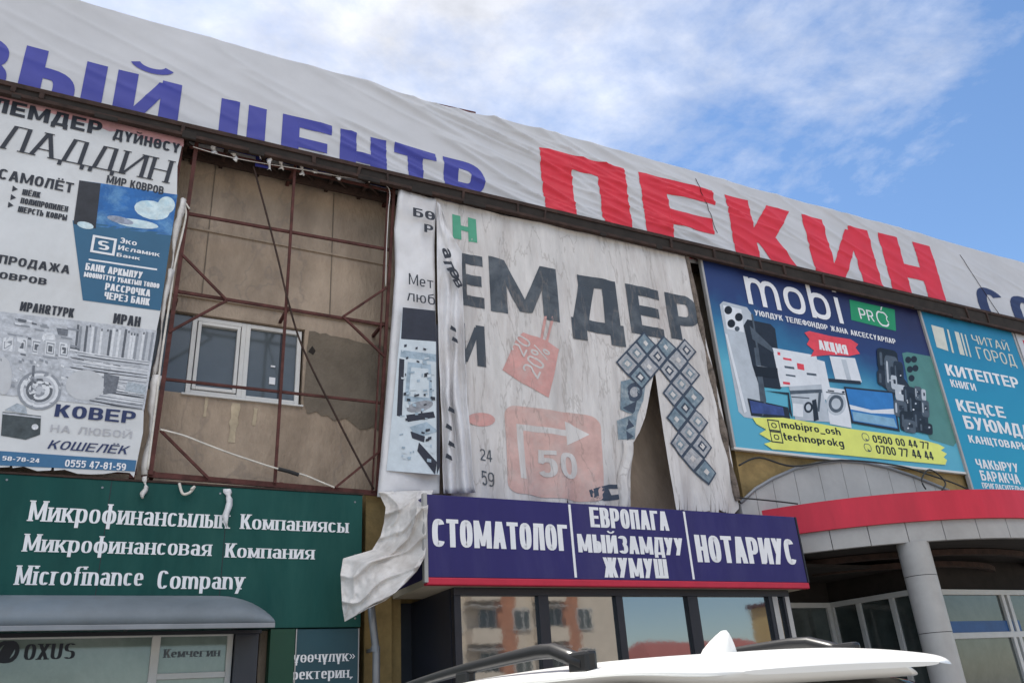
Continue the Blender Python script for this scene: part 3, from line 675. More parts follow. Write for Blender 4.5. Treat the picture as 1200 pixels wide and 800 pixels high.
# grey photographs of rolled, stacked and round carpets
gm = [mat('print_grey%d' % i, hexc(h), .6, .3, 16+5*i, stain=hexc(s_), stain_amt=.7) for i, (h, s_) in enumerate((('b9bcc2', '8c9098'), ('9498a0', '6d7078'), ('6c7078', '4a4d55'), ('d0d2d6', 'a9adb4'), ('a6aeb6', '7b868e')))]
EX = []; r_ = random.Random(11); Q = quadmap([(-90, 354), (184, 387), (169, 480), (-90, 452)])
pg = [mat('print_tone%d' % i, hexc(h), .6, .12, 30) for i, h in enumerate(('d2d4d8', 'b4b7bd', '8b8f96', '5d6168', '363a42'))]
zz = .003
def add(q, m): 
    global zz
    zz += .00005; EX.append((q, zz, m))
for i in range(26):      # rolls standing on end
    u = .66+i*.0128; v0 = .03+.04*r_.random(); add([Q(u, v0), Q(u+.0105, v0), Q(u+.0105, .40), Q(u, .38)], pg[r_.choice((0, 1, 1, 2, 3))])
    if r_.random() < .5: add([Q(u+.002, v0), Q(u+.009, v0), Q(u+.009, v0+.03), Q(u+.002, v0+.03)], pg[3])
for i in range(34):      # folded stacks
    v = .36+i*.0178; u = .62+.08*r_.random()+(.1 if v > .7 else 0); d = .02*r_.random()
    add([Q(u, v), Q(u+.16, v+.012+d), Q(.99, v+.02+d), Q(.99, v+.028+d), Q(u+.12, v+.026+d), Q(u+.01, v+.012)], pg[(0, 2, 0, 3, 1, 4, 0)[i % 7]])
for i in range(30):      # piles and patterned rugs behind
    u = .33+.3*r_.random(); v = .05+.42*r_.random(); k = .02+.05*r_.random(); add([Q(u, v), Q(u+k, v+.01), Q(u+k*1.1, v+.03), Q(u+k*.1, v+.025)], pg[r_.choice((0, 1, 2, 2, 3))])
for u in (.345, .405, .47, .53, .59):
    for i in range(7): add([Q(u+.004*i, .27+.018*i), Q(u+.05-.004*i, .275+.018*i), Q(u+.05-.004*i, .48-.015*i), Q(u+.004*i, .475-.015*i)], pg[(1, 0, 2, 0, 3, 1, 0)[i]]) if i < 5 else None
for i in range(40):
    u = .33+.3*r_.random(); v = .5+.4*r_.random(); k = .006+.012*r_.random(); add([Q(u, v), Q(u+k, v+.01), Q(u+k, v+.04), Q(u, v+.03)], pg[r_.choice((0, 1, 2, 2))])
EX += [(ell(100, 451, 23, 18), .008, mat('print_pale', (.5, .51, .53), .6, .08, 6)), (ell(4, 440, 10, 22), .008, MATS['print_pale']), *[(ell(46, 457, 26-3.4*i, 23-3*i), .006+.0004*i, pg[(2, 0, 1, 3, 0, 2, 1)[i]]) for i in range(7)],
       (ell(57, 395, 12, 10), .006, gm[0]), (ell(57, 396, 8, 6.5), .008, gm[3]), ([(66, 384), (80, 386), (79, 394), (68, 392)], .007, gm[2])]
EX += [([(38, 428), (41, 428), (39, 458), (36, 458)], .009, gm[2]), ([(122, 437), (140, 441), (136, 460), (121, 462)], .008, gm[2]), ([(150, 447), (172, 451), (170, 462), (146, 458)], .009, gm[4])]
cf('carpet_photo', [(-90, 354), (184, 387), (169, 480), (-90, 452)], gm[0], EX)
cf('wallet_picture', [(3, 482), (48, 487), (47, 509), (30, 515), (1, 510)], mat('print_wallet', hexc('41494c'), .5, .35, 12), [([(5, 480), (20, 472), (30, 476), (32, 485)], .003, gm[4]), ([(3, 483), (48, 488), (48, 490), (3, 485)], .005, gm[0]), (ell(41, 500, 4, 3.4), .006, gm[3])])
ct('КОВЕР', 'bold', navy_ink, (66, 473), (158, 496)); ct('НА ЛЮБОЙ', 'reg', grey_ink, (60, 497), (154, 513)); ct('КОШЕЛЁК', 'italic', navy_ink, (57, 515), (148, 532))
cf('phone_strip', [(-90, 522), (160, 539), (158, 552), (-90, 541)], mat('strip_blue', hexc('3a688d'), .5, .12, 4))
ct2('58-78-24', 'bold', white_ink, (3, 534), (46, 542)); ct2('0555 47-81-59', 'bold', white_ink, (77, 538), (147, 551))
MB().box(-4.6, br.x+.02, YC+.03, YC+.07, br.z+.05, br.z+.11, red_steel).box(-4.6, tr.x+.02, YC+.03, YC+.07, 9.0, 9.06, red_steel).bar(br+Vector((-.02, .06, 0)), tr+Vector((-.02, .06, 0)), .06, red_steel).build('backing_frame', cb)

# ------------------------------------------------------------------ torn furniture banner
YT = -.06
_tc = random.Random(8); TC = [( _tc.uniform(4.2, 9.6), _tc.uniform(4.4, 8.2), _tc.uniform(.7, 2.6), _tc.uniform(.006, .02), _tc.uniform(.02, .05), _tc.uniform(-.12, .12)) for _ in range(70)]
def tdisp(x, z):
    t = 0
    for xa, za, L, am, wd, ln in TC:
        u = (z-za)/L
        if 0 < u < 1:
            d = x-(xa+ln*(z-za)+.03*math.sin(u*9+xa))
            if abs(d) < .3: t += am*math.exp(-abs(d)/wd)*math.sin(u*math.pi)
    return tdisp0(x, z)-t
def tdisp0(x, z):
    n1 = fbm(x*1.7, z*.22, 1.7, 3); bot = max(0, 5.6-z)/1.3
    return -.03+.035*n1+.012*fbm(x*5, z*.8, 3)+bot*.05*math.sin(x*9+1.5*fbm(x, z, 4))
ob = empty('torn_banner', (6.5, YT, 4.3), 'faded torn pale banner with dark slate letters and a gaping rip at its foot', 'banner')
r_ = random.Random(5)
outl = [(508, 233), (560, 246), (640, 264), (720, 281), (800, 297), (812, 345), (826, 400), (842, 470), (855, 540), (864, 596)]
x = 860
while x > 795:
    g_ = 572+26*r_.random(); wd_ = 3+4*r_.random(); b__ = 597+7*r_.random(); outl += [(x, b__), (x-wd_, b__+2*r_.random()-1), (x-wd_-.5*r_.random()-.2, g_), (x-wd_-.9, b__)]; x -= wd_+1.4
outl += [(790, 600), (783, 555), (777, 515), (771, 470), (766, 433), (760, 462), (754, 490), (748, 507), (740, 520), (737, 560), (738, 602)]
x = 732
while x > 548: outl += [(x, 597+2*r_.random()), (x-3, 584+9*r_.random()), (x-5, 596)]; x -= 22
outl += [(530, 590), (520, 420)]
mb = MB(); mb.poly([at(a, b_, YT) for a, b_ in outl][::-1], old_vinyl); mb.build('sheet', ob, cut=.07, disp=tdisp)
yt = YT-.006
def ot(*a, **k): return text(ob, *a, yt, cut=.07, disp=tdisp, **k)
def of(name, pts, m, extra=(), dy=0): return flat(ob, name, pts, yt-dy*.4, m, extra, cut=.07, disp=tdisp)
ot('Н', 'black', green_ink, (529, 252), (558, 286))
for s_, a, b_ in (('Е', (533, 296), (567, 363)), ('М', (571, 301), (655, 379)), ('Д', (663, 319), (731, 396)), ('Е', (731, 333), (779, 398)), ('Р', (777, 343), (823, 404))): ot(s_, 'black', slate_ink, a, b_)
ot('И', 'black', slate_ink, (533, 378), (569, 431))
of('price_tag', [(588, 434), (604, 398), (612, 390), (638, 400), (654, 410), (648, 440), (641, 467), (612, 450)], faded_red,
   [([(636, 372), (639, 372), (634, 402), (631, 401)], .002, faded_red), ([(645, 372), (648, 373), (640, 404), (637, 403)], .002, faded_red)])
tg = MB(); p = at(626, 452, yt-.003)
letters(tg, '20%', 'reg', old_vinyl, .12, .30, .72, 0, 0); ang = rad(64)
tg.v = [(p.x+vx*math.cos(ang)-vz*math.sin(ang), yt-.003+vy, p.z+vx*math.sin(ang)*.9+vz*math.cos(ang)) for vx, vy, vz in tg.v]; tg.build('lettering', ob, cut=.07, disp=tdisp)
tg = MB(); p = at(608, 430, yt-.003); letters(tg, '20', 'reg', old_vinyl, .2, .26, .55, 0, 0)
tg.v = [(p.x+vx*math.cos(ang)-vz*math.sin(ang), yt-.003+vy, p.z+vx*math.sin(ang)*.9+vz*math.cos(ang)) for vx, vy, vz in tg.v]; tg.build('lettering', ob, cut=.07, disp=tdisp)
def rrect(q, k=.12):
    f = quadmap(q); P = []
    for cx, cy, a0 in ((k, k, 180), (1-k, k, 270), (1-k, 1-k, 0), (k, 1-k, 90)):
        for i in range(6): a = rad(a0+18*i); P.append(f(cx+k*math.cos(a), cy+k*math.sin(a)))
    return P
of('fifty_square', rrect([(590, 474), (702, 489), (706, 590), (594, 578)]), pale_red,
   [([(604, 497), (668, 505), (668, 512), (612, 505), (615, 562), (608, 561)], .003, old_vinyl), ([(661, 494), (689, 510), (664, 522)], .004, old_vinyl)])
text(ob, '50', 'bold', old_vinyl, (628, 527), (678, 562), yt-.005, cut=.07, disp=tdisp)
of('faded_patch', ell(563, 492, 17, 8), faded_red)
ot('24', 'reg', slate_ink, (561, 526), (577, 541)); ot('59', 'reg', slate_ink, (562, 552), (580, 570))
# printed tile lattice round the rip
tb1 = mat('tile_blue', hexc('6d7f8b'), .6, .3, 12, stain=hexc('a9b0b2'), stain_amt=.8); tb2 = mat('tile_dark', hexc('3b4656'), .6, .2, 8); tb3 = mat('tile_pale', hexc('a5a5a8'), .6, .3, 16, stain=hexc('71808f'), stain_amt=.8)
EX = []
def dia(cx, cy, rx, ry, m, dy, k=1.0): return ([(cx, cy-ry*k), (cx+rx*k, cy+.13*rx*k), (cx, cy+ry*k), (cx-rx*k, cy-.13*rx*k)], dy, m)
dd = .215; REG = [[(770, 405), (803, 409), (818, 440), (824, 500), (829, 562), (806, 566), (796, 530), (786, 480), (776, 446)], [(730, 402), (778, 404), (778, 446), (765, 430), (745, 446), (732, 430)]]
def inside(p, P):
    c = False
    for i in range(len(P)):
        (x1_, y1_), (x2_, y2_) = P[i], P[i-1]
        if (y1_ > p[1]) != (y2_ > p[1]) and p[0] < (x2_-x1_)*(p[1]-y1_)/(y2_-y1_)+x1_: c = not c
    return c
def to_px(x, z):
    c = ROT.transposed() @ (Vector((x, yt, z))-CAM); return (600+F_PX*c.x/-c.z, 400-F_PX*c.y/-c.z)
tiles = MB(); k = 0; o_ = at(769, 419, yt)
for i in range(-9, 10):
    for j in range(-18, 10):
        if (i+j) % 2: continue
        x, z = o_.x+i*dd, o_.z+j*dd
        if not any(inside(to_px(x, z), q) for q in REG): continue
        k += 1
        for fr_, m_, dy_ in ((1.03, tb2, .012), (.84, (tb3, tb3, tb1)[k % 3], .016), (.46, (tb2, tb1)[k % 2], .020), (.26, old_vinyl, .023)):
            if k % 4 == 0 and fr_ == .46: continue
            r = dd*fr_; tiles.poly([(x, yt-dy_*.75, z-r), (x+r, yt-dy_*.75, z), (x, yt-dy_*.75, z+r), (x-r, yt-dy_*.75, z)], m_)
tiles.build('tile_lattice', ob, cut=.07, disp=tdisp)
EX += [([(727, 447), (756, 441), (752, 470), (745, 488), (726, 480)], .003, tb1), ([(722, 493), (746, 484), (742, 515), (724, 515)], .004, tb1), (ell(742, 460, 9, 11), .006, tb2), (ell(742, 460, 5, 6), .008, tb3),
       ([(729, 478), (745, 470), (742, 486)], .006, tb2), ([(735, 490), (742, 500), (733, 504)], .007, tb2), ([(733, 505), (741, 512), (734, 516)], .007, tb2)]
of('tile_print', [(736, 405), (742, 403), (746, 420), (740, 424)], tb3, EX)
of('dark_smear', [(688, 575), (712, 568), (734, 566), (733, 571), (712, 573), (716, 580), (733, 577), (733, 583), (705, 588), (690, 583)], tb2)
mb = MB(); rows = []
for i in range(12):
    t = i/11; a = at(736-3*t+2*math.sin(t*9), 516+82*t, YT-.05); rows.append([(a.x+k*.035, a.y-.05*math.sin(k*1.4+t*3)-.01*k, a.z) for k in range(-3, 3)])
mb.grid(rows, old_vinyl).build('curled_edge', ob, smooth=True, solid=.003)
mb = MB(); rows = []
for i in range(30):
    t = i/29; a = at(801+52*t**1.05+8*t, 297+290*t, YT-.01); rr = .05+.05*noise.noise(Vector((t*9, 1, 2)))
    rows.append([(a.x+.04+rr*math.cos(k*.9), a.y-.03+rr*math.sin(k*.9)*.8, a.z+.02*noise.noise(Vector((k*3, t*14, 0)))) for k in range(7)])
mb.grid(rows, mat('frayed_edge', hexc('70655c'), .9, .5, 14, .5, 30, stain=hexc('231f1c'), stain_amt=.9)).build('frayed_edge', ob, solid=.004)

# ------------------------------------------------------------------ folded hanging sheet in front of it
hs = empty('hanging_sheet', (4, -.2, 4.3), 'white printed sheet folded over itself and hanging loose from the eaves to the purple sign', 'banner')
def lerp2(a, b_, t): return (a[0]+(b_[0]-a[0])*t, a[1]+(b_[1]-a[1])*t)
def path(P, t):
    n = len(P)-1; k = min(n-1, int(t*n)); return lerp2(P[k], P[k+1], t*n-k)
Le = [(467, 221), (462, 268), (463, 320), (457, 400), (450, 490), (442, 582)]
Fo = [(511, 234), (509, 290), (510, 350), (512, 430), (516, 500), (515, 578)]
rows = []
for i in range(61):
    t = i/60; a = path(Le, t); b_ = path(Fo, t); row = []
    for j in range(15):
        u = j/14; p = lerp2(a, b_, u); y = -.13-.05*t+.03*math.sin(u*5+t*4)*(.3+t)+.035*fbm(u*3, t*8, 3)-.03*abs(fbm(u*1.5+t*3, t*5, 14))+(.05 if j == 0 else 0)
        q = at(*p, y); row.append(q+Vector((0, 0, 0)))
    rows.append(row)
MB().grid(rows, strip_vinyl).build('front_sheet', hs, smooth=True, solid=.003)
Fo2 = [(512, 236), (512, 300), (513, 360), (515, 430), (518, 500), (520, 578)]
Ri = [(516, 240), (528, 272), (541, 295), (543, 395), (549, 480), (556, 577)]
rows = []
for i in range(61):
    t = i/60; a = path(Fo2, t); b_ = path(Ri, t); row = []
    for j in range(25):
        u = j/24; p = lerp2(a, b_, u); pl = min(1, max(0, (t-.2)*1.8)); y = -.20-.02*t-.075*pl*math.cos(u*17+1.2*t+1.3*fbm(u*1.5, t*3.5, 6))-.03*u-.05*fbm(u*3, t*9, 12); p = (p[0]+3.5*fbm(u*2, t*6, 21)*pl*(1 if j else .3), p[1])
        row.append(at(*p, y))
    rows.append(row)
MB().grid(rows, strip_vinyl).build('folded_flap', hs, smooth=True, solid=.003)
yh = -.245
def ht(*a, h=None): return text(hs, *a, yh, h=h)
ht('БӨ', 'bold', dark_ink, (484, 243), (510, 259)); ht('Р', 'bold', dark_ink, (497, 262), (508, 274)); ht('Мет', 'reg', dark_ink, (479, 320), (508, 334), h=13); ht('люб', 'reg', dark_ink, (477, 339), (510, 352), h=13)
yh2 = -.33
for ch, px, py, s_, an in (('а', 519, 297, .19, -70), ('л', 522, 312, .19, -65), ('ө', 528, 322, .2, -60), ('в', 533, 333, .17, -60)):
    tg = MB(); letters(tg, ch, 'bold', dark_ink, -s_*.45, s_, s_*.45, 0, 0); p = at(px, py, yh2); an = rad(an)
    tg.v = [(p.x+vx*math.cos(an)-vz*math.sin(an), yh2+vy, p.z+vx*math.sin(an)+vz*math.cos(an)) for vx, vy, vz in tg.v]; tg.build('lettering', hs)
pb = mat('print_shop_dark', hexc('2c2f3b'), .5, .2, 6); pl_ = mat('print_shop_light', hexc('9fb0bd'), .5, .2, 8, stain=hexc('5f6f7d'), stain_amt=.7); pw = mat('print_shop_white', hexc('c3ccd2'), .5, .1, 6)
sc_ = random.Random(31); EX = []
for i in range(70):
    y_ = sc_.uniform(402, 548); xl_ = 470-(y_-400)*.1; x_ = sc_.uniform(xl_, 506); a_, b2 = sc_.uniform(1, 6), sc_.uniform(.8, 4); k_ = sc_.uniform(-.6, .6)
    EX.append(([(x_, y_), (x_+a_, y_+k_*a_*.5), (x_+a_, y_+k_*a_*.5+b2), (x_, y_+b2)], .013+.0003*i, sc_.choice((pb, pl_, pl_, pw, dark_ink))))
flat(hs, 'shop_photo', [(472, 360), (510, 364), (515, 556), (453, 551)], yh, pw,
     [([(472, 360), (510, 364), (511, 400), (470, 397)], .003, pb), ([(470, 410), (511, 415), (511, 424), (469, 418)], .003, pl_), ([(468, 420), (474, 421), (471, 488), (465, 487)], .004, pb), ([(478, 424), (505, 427), (507, 472), (474, 470)], .004, pl_),
      ([(482, 430), (502, 432), (503, 466), (479, 464)], .006, pw), (ell(492, 476, 16, 6, 16, -14), .007, mat('print_pad', hexc('8d8f95'), .5, .3, 14)), ([(476, 486), (508, 482), (510, 489), (478, 494)], .008, pb), ([(480, 500), (500, 494), (514, 505), (488, 513)], .009, pl_),
      ([(491, 518), (512, 541), (510, 556), (489, 528)], .010, pb), ([(481, 505), (498, 511), (497, 518), (483, 513)], .011, pb), ([(511, 380), (513, 380), (516, 545), (512, 556)], .012, pb)]+EX)
mb = MB()
for px, py in ((531, 385), (533, 398), (529, 480), (526, 500), (529, 520), (526, 535)):
    p = at(px, py, yh2-.0); k = .05; mb.poly([(p.x-k, yh2, p.z-k*.3), (p.x+k, yh2, p.z-k), (p.x+k*.8, yh2, p.z+k*.2), (p.x-k*.6, yh2, p.z+k)], dark_ink)
mb.build('print_mark', hs)

# ------------------------------------------------------------------ crumpled sheet draped over the purple sign's end
ds = empty('draped_sheet', (3.4, -.6, 2.7), 'crumpled dirty white sheet slumped over the end of the purple sign box', 'vinyl sheet')
LeD = [(443, 576), (452, 594), (450, 612), (446, 628), (436, 644), (402, 654), (399, 672), (400, 692), (401, 710), (404, 728)]
RiD = [(508, 574), (502, 588), (500, 610), (499, 632), (498, 652), (489, 668), (476, 682), (464, 693), (452, 703), (432, 712)]
rows = []
for i in range(131):
    t = i/130; a = path(LeD, t); b_ = path(RiD, t); row = []
    for j in range(61):
        u = j/60; p = lerp2(a, b_, u)
        y = -.34+(-.80*u**1.3-.12*(1-u))*min(1, t*7) - .11*fbm(u*1.5+.35*t, t*2.6, 1.3, 2)-.13*(1-abs(math.sin(u*5.2+2.2*fbm(u*.8, t*2.4, 3.3, 2)+t*2)))**2.2*(.45+.55*u)-.07*(1-abs(math.sin(t*15+u*4+2.5*fbm(u*1.2, t*2, 7.7, 2))))**3-.03*abs(fbm(u*5, t*9, 2.2, 2))
        row.append(at(p[0], p[1], y))
    rows.append(row)
MB().grid(rows, drape_vinyl).build('crumpled_sheet', ds, smooth=True, solid=.004)

# ------------------------------------------------------------------ phone shop billboard
YM = -.07
pb_ = empty('phone_billboard', (12.8, YM, 5.4), 'glossy blue billboard showing phones and appliances with a yellow contact strip', 'billboard')
tl, tr, brr, bl = at(826, 303, YM), at(1077, 365, YM), at(1133, 553, YM), at(862, 524, YM)
x0, x1, z0, z1 = bl.x, (tr.x+brr.x)/2, (bl.z+brr.z)/2, (tl.z+tr.z)/2
grad = gradmat('print_blue_blend', [(0, hexc('56a4bf')), (.3, hexc('5aa9c0')), (.5, hexc('2f6f97')), (.68, hexc('253a6c')), (1, hexc('22244a'))], (.18, 0, 1), z0+2.2, z1+2.4)
MB().box(x0, x1, YM, YM+.04, z0, z1, grad).build('sheet', pb_)
mb = MB(); 
for a, b_, c_, d_ in ((x0-.05, x1+.05, z0-.045, z0-.002), (x0-.05, x1+.05, z1+.002, z1+.05), (x0-.05, x0-.002, z0, z1), (x1+.002, x1+.05, z0, z1)): mb.box(a, b_, YM-.02, YM+.06, c_, d_, white_pvc if c_ < z0 else alu_clad)
mb.build('frame', pb_, bevel=.005)
def S4(x, y): return (x/3.078+820, y/3.078+300)
ym = YM-.004
def mt(s_, f_, m, a, b_, dy=.0, **k): return text(pb_, s_, f_, m, S4(*a), S4(*b_), ym-dy*.4, **k)
def mf(name, pts, m, extra=(), dy=0): return flat(pb_, name, [S4(*p) for p in pts], ym-dy*.4, m, [([S4(*p) for p in q], d, mm) for q, d, mm in extra])
mt('mobi', 'thin', white_ink, (148, 30), (528, 246), .012)
ink_dark = mat('print_dark', hexc('1d222b'), .4, .25, 8); ink_mid = mat('print_mid', hexc('4b545e'), .4, .25, 8); ink_silver = mat('print_silver', hexc('b3bac2'), .4, .12, 4); ink_black = mat('print_pitch', hexc('101319'), .4, .2, 6)
ink_green = mat('print_green', hexc('1f8a5a'), .4, .08, 3); ink_yellow = mat('print_yellow', hexc('dbe070'), .45, .08, 3); ink_red = mat('print_red', hexc('d8424e'), .45, .15, 5); ink_white = mat('print_white', hexc('d5d9df'), .45, .07, 6)
mf('badge', [(540, 157), (703, 193), (708, 270), (547, 230)], ink_green)
mt('PR', 'thin', white_ink, (570, 186), (632, 237), .004)
ap = MB(); p = at(*S4(660, 226), ym-.0025)
def ring(mb, c, rx, rz, t, m, a0=0, a1=360, n=22):
    for i in range(n):
        q = []
        for a, k in ((a0+(a1-a0)*i/n, 1), (a0+(a1-a0)*(i+1)/n, 1), (a0+(a1-a0)*(i+1)/n, 1-t), (a0+(a1-a0)*i/n, 1-t)):
            ca, sa = math.cos(rad(a)), math.sin(rad(a)); dip = 1-.16*math.exp(-((a-90)/22)**2)-.1*math.exp(-((a-270)/25)**2)
            q.append((c.x+rx*ca*k*dip, c.y, c.z+rz*sa*k*dip))
        mb.poly(q[::-1], m)
ring(ap, p, .19, .2, .2, white_ink, 28, 332); ring(ap, p+Vector((.2, 0, .01)), .09, .09, .3, white_ink, 110, 250, 8)
ap.poly([(p.x, p.y, p.z+.2), (p.x+.03, p.y, p.z+.2), (p.x+.1, p.y, p.z+.31), (p.x+.04, p.y, p.z+.28)], white_ink); ap.build('fruit_logo', pb_)
mt('УЮЛДУК ТЕЛЕФОНДОР ЖАНА АКСЕССУАРЛАР', 'bold', white_ink, (196, 193), (706, 308), .008, h=6.3)
mf('white_phone_print', [(72, 175), (85, 163), (170, 185), (185, 205), (232, 520), (222, 580), (205, 588), (160, 580), (140, 560)], ink_silver,
   [([(84, 176), (150, 192), (160, 275), (98, 262)], .003, ink_white), (ell(103, 195, 14, 15), .005, ink_black), (ell(114, 243, 14, 15), .005, ink_black), (ell(141, 220, 14, 15), .005, ink_black), (ell(135, 262, 9, 9), .005, ink_mid), ([(212, 330), (232, 520), (224, 570), (196, 330)], .006, ink_mid)])
mf('dark_phone_print', [(158, 250), (172, 228), (255, 245), (272, 262), (300, 470), (290, 480), (215, 470), (190, 395)], ink_dark, [([(180, 250), (262, 330), (268, 350), (190, 300)], .009, ink_mid), ([(208, 395), (280, 405), (282, 418), (210, 408)], .010, ink_silver)], dy=.004)
mf('price_sheet_print', [(262, 330), (420, 358), (445, 462), (292, 472)], ink_white,
   [(q, .003, mm) for q, mm in (([(300, 365), (330, 370), (332, 378), (302, 373)], ink_red), ([(350, 385), (375, 390), (378, 412), (353, 407)], ink_red), ([(305, 395), (340, 400), (342, 408), (307, 403)], ink_mid), ([(310, 425), (345, 430), (346, 436), (311, 431)], ink_mid), ([(385, 420), (420, 424), (422, 432), (387, 428)], ink_mid), ([(300, 452), (325, 455), (326, 464), (301, 461)], ink_red), ([(280, 345), (290, 347), (291, 358), (281, 356)], ink_red))], dy=.008)
mf('appliance_print', [(322, 470), (440, 462), (470, 598), (345, 590)], ink_silver, [([(325, 485), (440, 480), (442, 492), (327, 498)], .004, ink_mid), ([(420, 372), (450, 380), (475, 500), (450, 520)], .005, ink_white), (ell(392, 545, 16, 20), .006, ink_dark), (ell(392, 545, 9, 12), .007, ink_silver), ([(405, 520), (420, 515), (430, 590), (412, 595)], .008, ink_dark), ([(430, 480), (440, 480), (432, 560), (424, 560)], .009, ink_mid)], dy=.011)
mf('phone_edge_print', [(186, 210), (192, 208), (240, 520), (230, 575), (224, 577), (232, 520)], ink_mid, [([(92, 280), (100, 282), (170, 560), (160, 566)], .002, ink_white), ([(196, 395), (280, 404), (284, 440), (202, 432)], .003, ink_black)], dy=.0125)
mf('panel_lines_print', [(330, 505), (395, 510), (396, 514), (331, 509)], ink_mid, [([(335, 530), (372, 534), (373, 580), (337, 576)], .001, ink_white), ([(455, 488), (524, 496), (525, 500), (456, 492)], .006, ink_mid), (ell(518, 490, 5, 4), .008, ink_dark), ([(462, 482), (485, 485), (485, 489), (462, 486)], .009, ink_dark)], dy=.016)
mf('toaster_print', [(468, 360), (560, 368), (585, 455), (490, 448)], ink_white, [([(510, 372), (528, 374), (548, 452), (532, 450)], .004, ink_silver), ([(455, 440), (580, 450), (582, 462), (458, 452)], .005, ink_dark)], dy=.009)
mf('washing_machine_print', [(448, 470), (530, 482), (548, 620), (470, 605)], ink_white, [(ell(492, 532, 36, 42), .003, ink_silver), (ell(492, 532, 27, 32), .005, ink_mid), (ell(492, 532, 17, 20), .007, ink_silver)], dy=.014)
mf('television_print', [(520, 470), (700, 488), (722, 632), (548, 602)], ink_dark, [([(527, 477), (694, 494), (714, 622), (553, 594)], .003, mat('print_screen', hexc('2f74b5'), .35, .15, 3)), ([(540, 535), (620, 555), (705, 550), (707, 570), (620, 566), (545, 552)], .005, ink_white), ([(550, 560), (700, 585), (712, 618), (556, 592)], .006, mat('print_ice', hexc('7fa9c4'), .4, .15, 5))], dy=.018)
mf('laptop_print', [(172, 512), (318, 545), (328, 590), (186, 575)], ink_dark, [([(180, 520), (300, 545), (306, 575), (188, 565)], .003, mat('print_laptop', hexc('37487f'), .4, .3, 6)), ([(235, 485), (322, 492), (335, 585), (322, 560), (318, 500)], .005, ink_dark)], dy=.012)
mf('green_phone_print', [(730, 350), (748, 346), (835, 362), (928, 668), (915, 685), (830, 660), (760, 500)], mat('print_phone_green', hexc('4f7f78'), .35, .12, 2), [(ell(*p, 11, 12), .003, ink_black) for p in ((752, 374), (758, 408), (764, 440), (773, 372), (778, 404))])
EX = []; r_ = random.Random(21); gz = .003
def rr_(x, y, w_, h_, m, k=.1): 
    global gz
    gz += .00025; EX.append((rrect_px(x, y, w_, h_), gz, m))
def rrect_px(x, y, w_, h_, k=.2):
    P_ = []
    for cx_, cy_, a0 in ((k, k, 180), (1-k, k, 270), (1-k, 1-k, 0), (k, 1-k, 90)):
        for i in range(4): a = rad(a0+30*i); u, v = cx_+k*math.cos(a), cy_+k*math.sin(a); P_.append((x+w_*u+.06*h_*(v-.5), y+h_*v+.2*w_*(u-.5)))
    return P_
for x, y, w_, h_, m, hl in ((640, 335, 75, 80, ink_black, 1), (640, 415, 62, 55, ink_dark, 1), (668, 360, 50, 130, ink_mid, 1), (700, 380, 36, 100, ink_dark, 1), (705, 465, 55, 60, ink_silver, 0), (735, 470, 45, 75, ink_dark, 1), (752, 500, 50, 80, ink_black, 1),
                            (700, 520, 48, 60, ink_mid, 1), (722, 560, 60, 74, ink_black, 1), (770, 560, 55, 76, ink_dark, 1), (800, 520, 28, 60, ink_mid, 1), (735, 590, 44, 46, ink_mid, 0), (690, 430, 22, 50, ink_silver, 0), (775, 470, 26, 50, ink_mid, 1), (790, 600, 50, 40, ink_black, 1), (800, 480, 16, 40, ink_silver, 0)):
    rr_(x, y, w_, h_, m)
    if hl: rr_(x+w_*.12, y+h_*.14, w_*.13, h_*.6, ink_mid if m is not ink_mid else ink_silver)
    rr_(x+w_*.4, y+h_*.3, w_*.38, h_*.3, ink_dark if m is not ink_dark else ink_black)
    for _ in range(2):
        gz += .0002; EX.append((ell(x+w_*r_.uniform(.3, .8), y+h_*r_.uniform(.3, .8), w_*.07, w_*.07, 8), gz, r_.choice((ink_silver, ink_white, ink_mid))))
mf('gadget_print', [(640, 335), (712, 350), (722, 420), (765, 480), (800, 530), (830, 640), (735, 628), (705, 500), (648, 462)], ink_dark, EX, dy=.021)
EX = []
mf('contact_strip', [(190, 582), (300, 582), (540, 622), (760, 650), (862, 678), (884, 690), (870, 700), (892, 712), (880, 725), (892, 735), (886, 752), (700, 735), (500, 715), (262, 696), (232, 676), (262, 668), (215, 640), (240, 625), (205, 605)], ink_yellow, dy=.026)
mt('mobipro_osh', 'bold', ink_black, (290, 592), (510, 646), .03); mt('technoprokg', 'bold', ink_black, (298, 634), (522, 688), .03); mt('0500 00 44 77', 'bold', ink_black, (620, 644), (832, 697), .03); mt('0700 77 44 44', 'bold', ink_black, (632, 680), (846, 735), .03)
ic = MB()
for a, b_ in ((268, 610), (277, 652)):
    p = at(*S4(a, b_), ym-.0125); kx, kz = .14, .105; outline_rect(ic, p.x-kx, p.x+kx, p.z-kz, p.z+kz, .022, p.y, ink_dark); ring(ic, p, .065, .055, .35, ink_dark)
for a, b_ in ((598, 652), (606, 690)):
    p = at(*S4(a, b_), ym-.0125); ring(ic, p, .1, .09, .16, ink_mid); ic.poly([(p.x-.05, p.y-.001, p.z+.06), (p.x-.02, p.y-.001, p.z-.02), (p.x+.06, p.y-.001, p.z-.06), (p.x+.0, p.y-.001, p.z-.07)], ink_mid)
ic.build('contact_icons', pb_)
mf('sale_brush', [(378, 276), (395, 270), (470, 288), (545, 300), (572, 318), (562, 330), (578, 352), (540, 360), (470, 356), (400, 362), (412, 340), (386, 318), (396, 300)], ink_red, dy=.014)
mt('АКЦИЯ', 'impact', white_ink, (424, 301), (532, 338), .018, h=11)

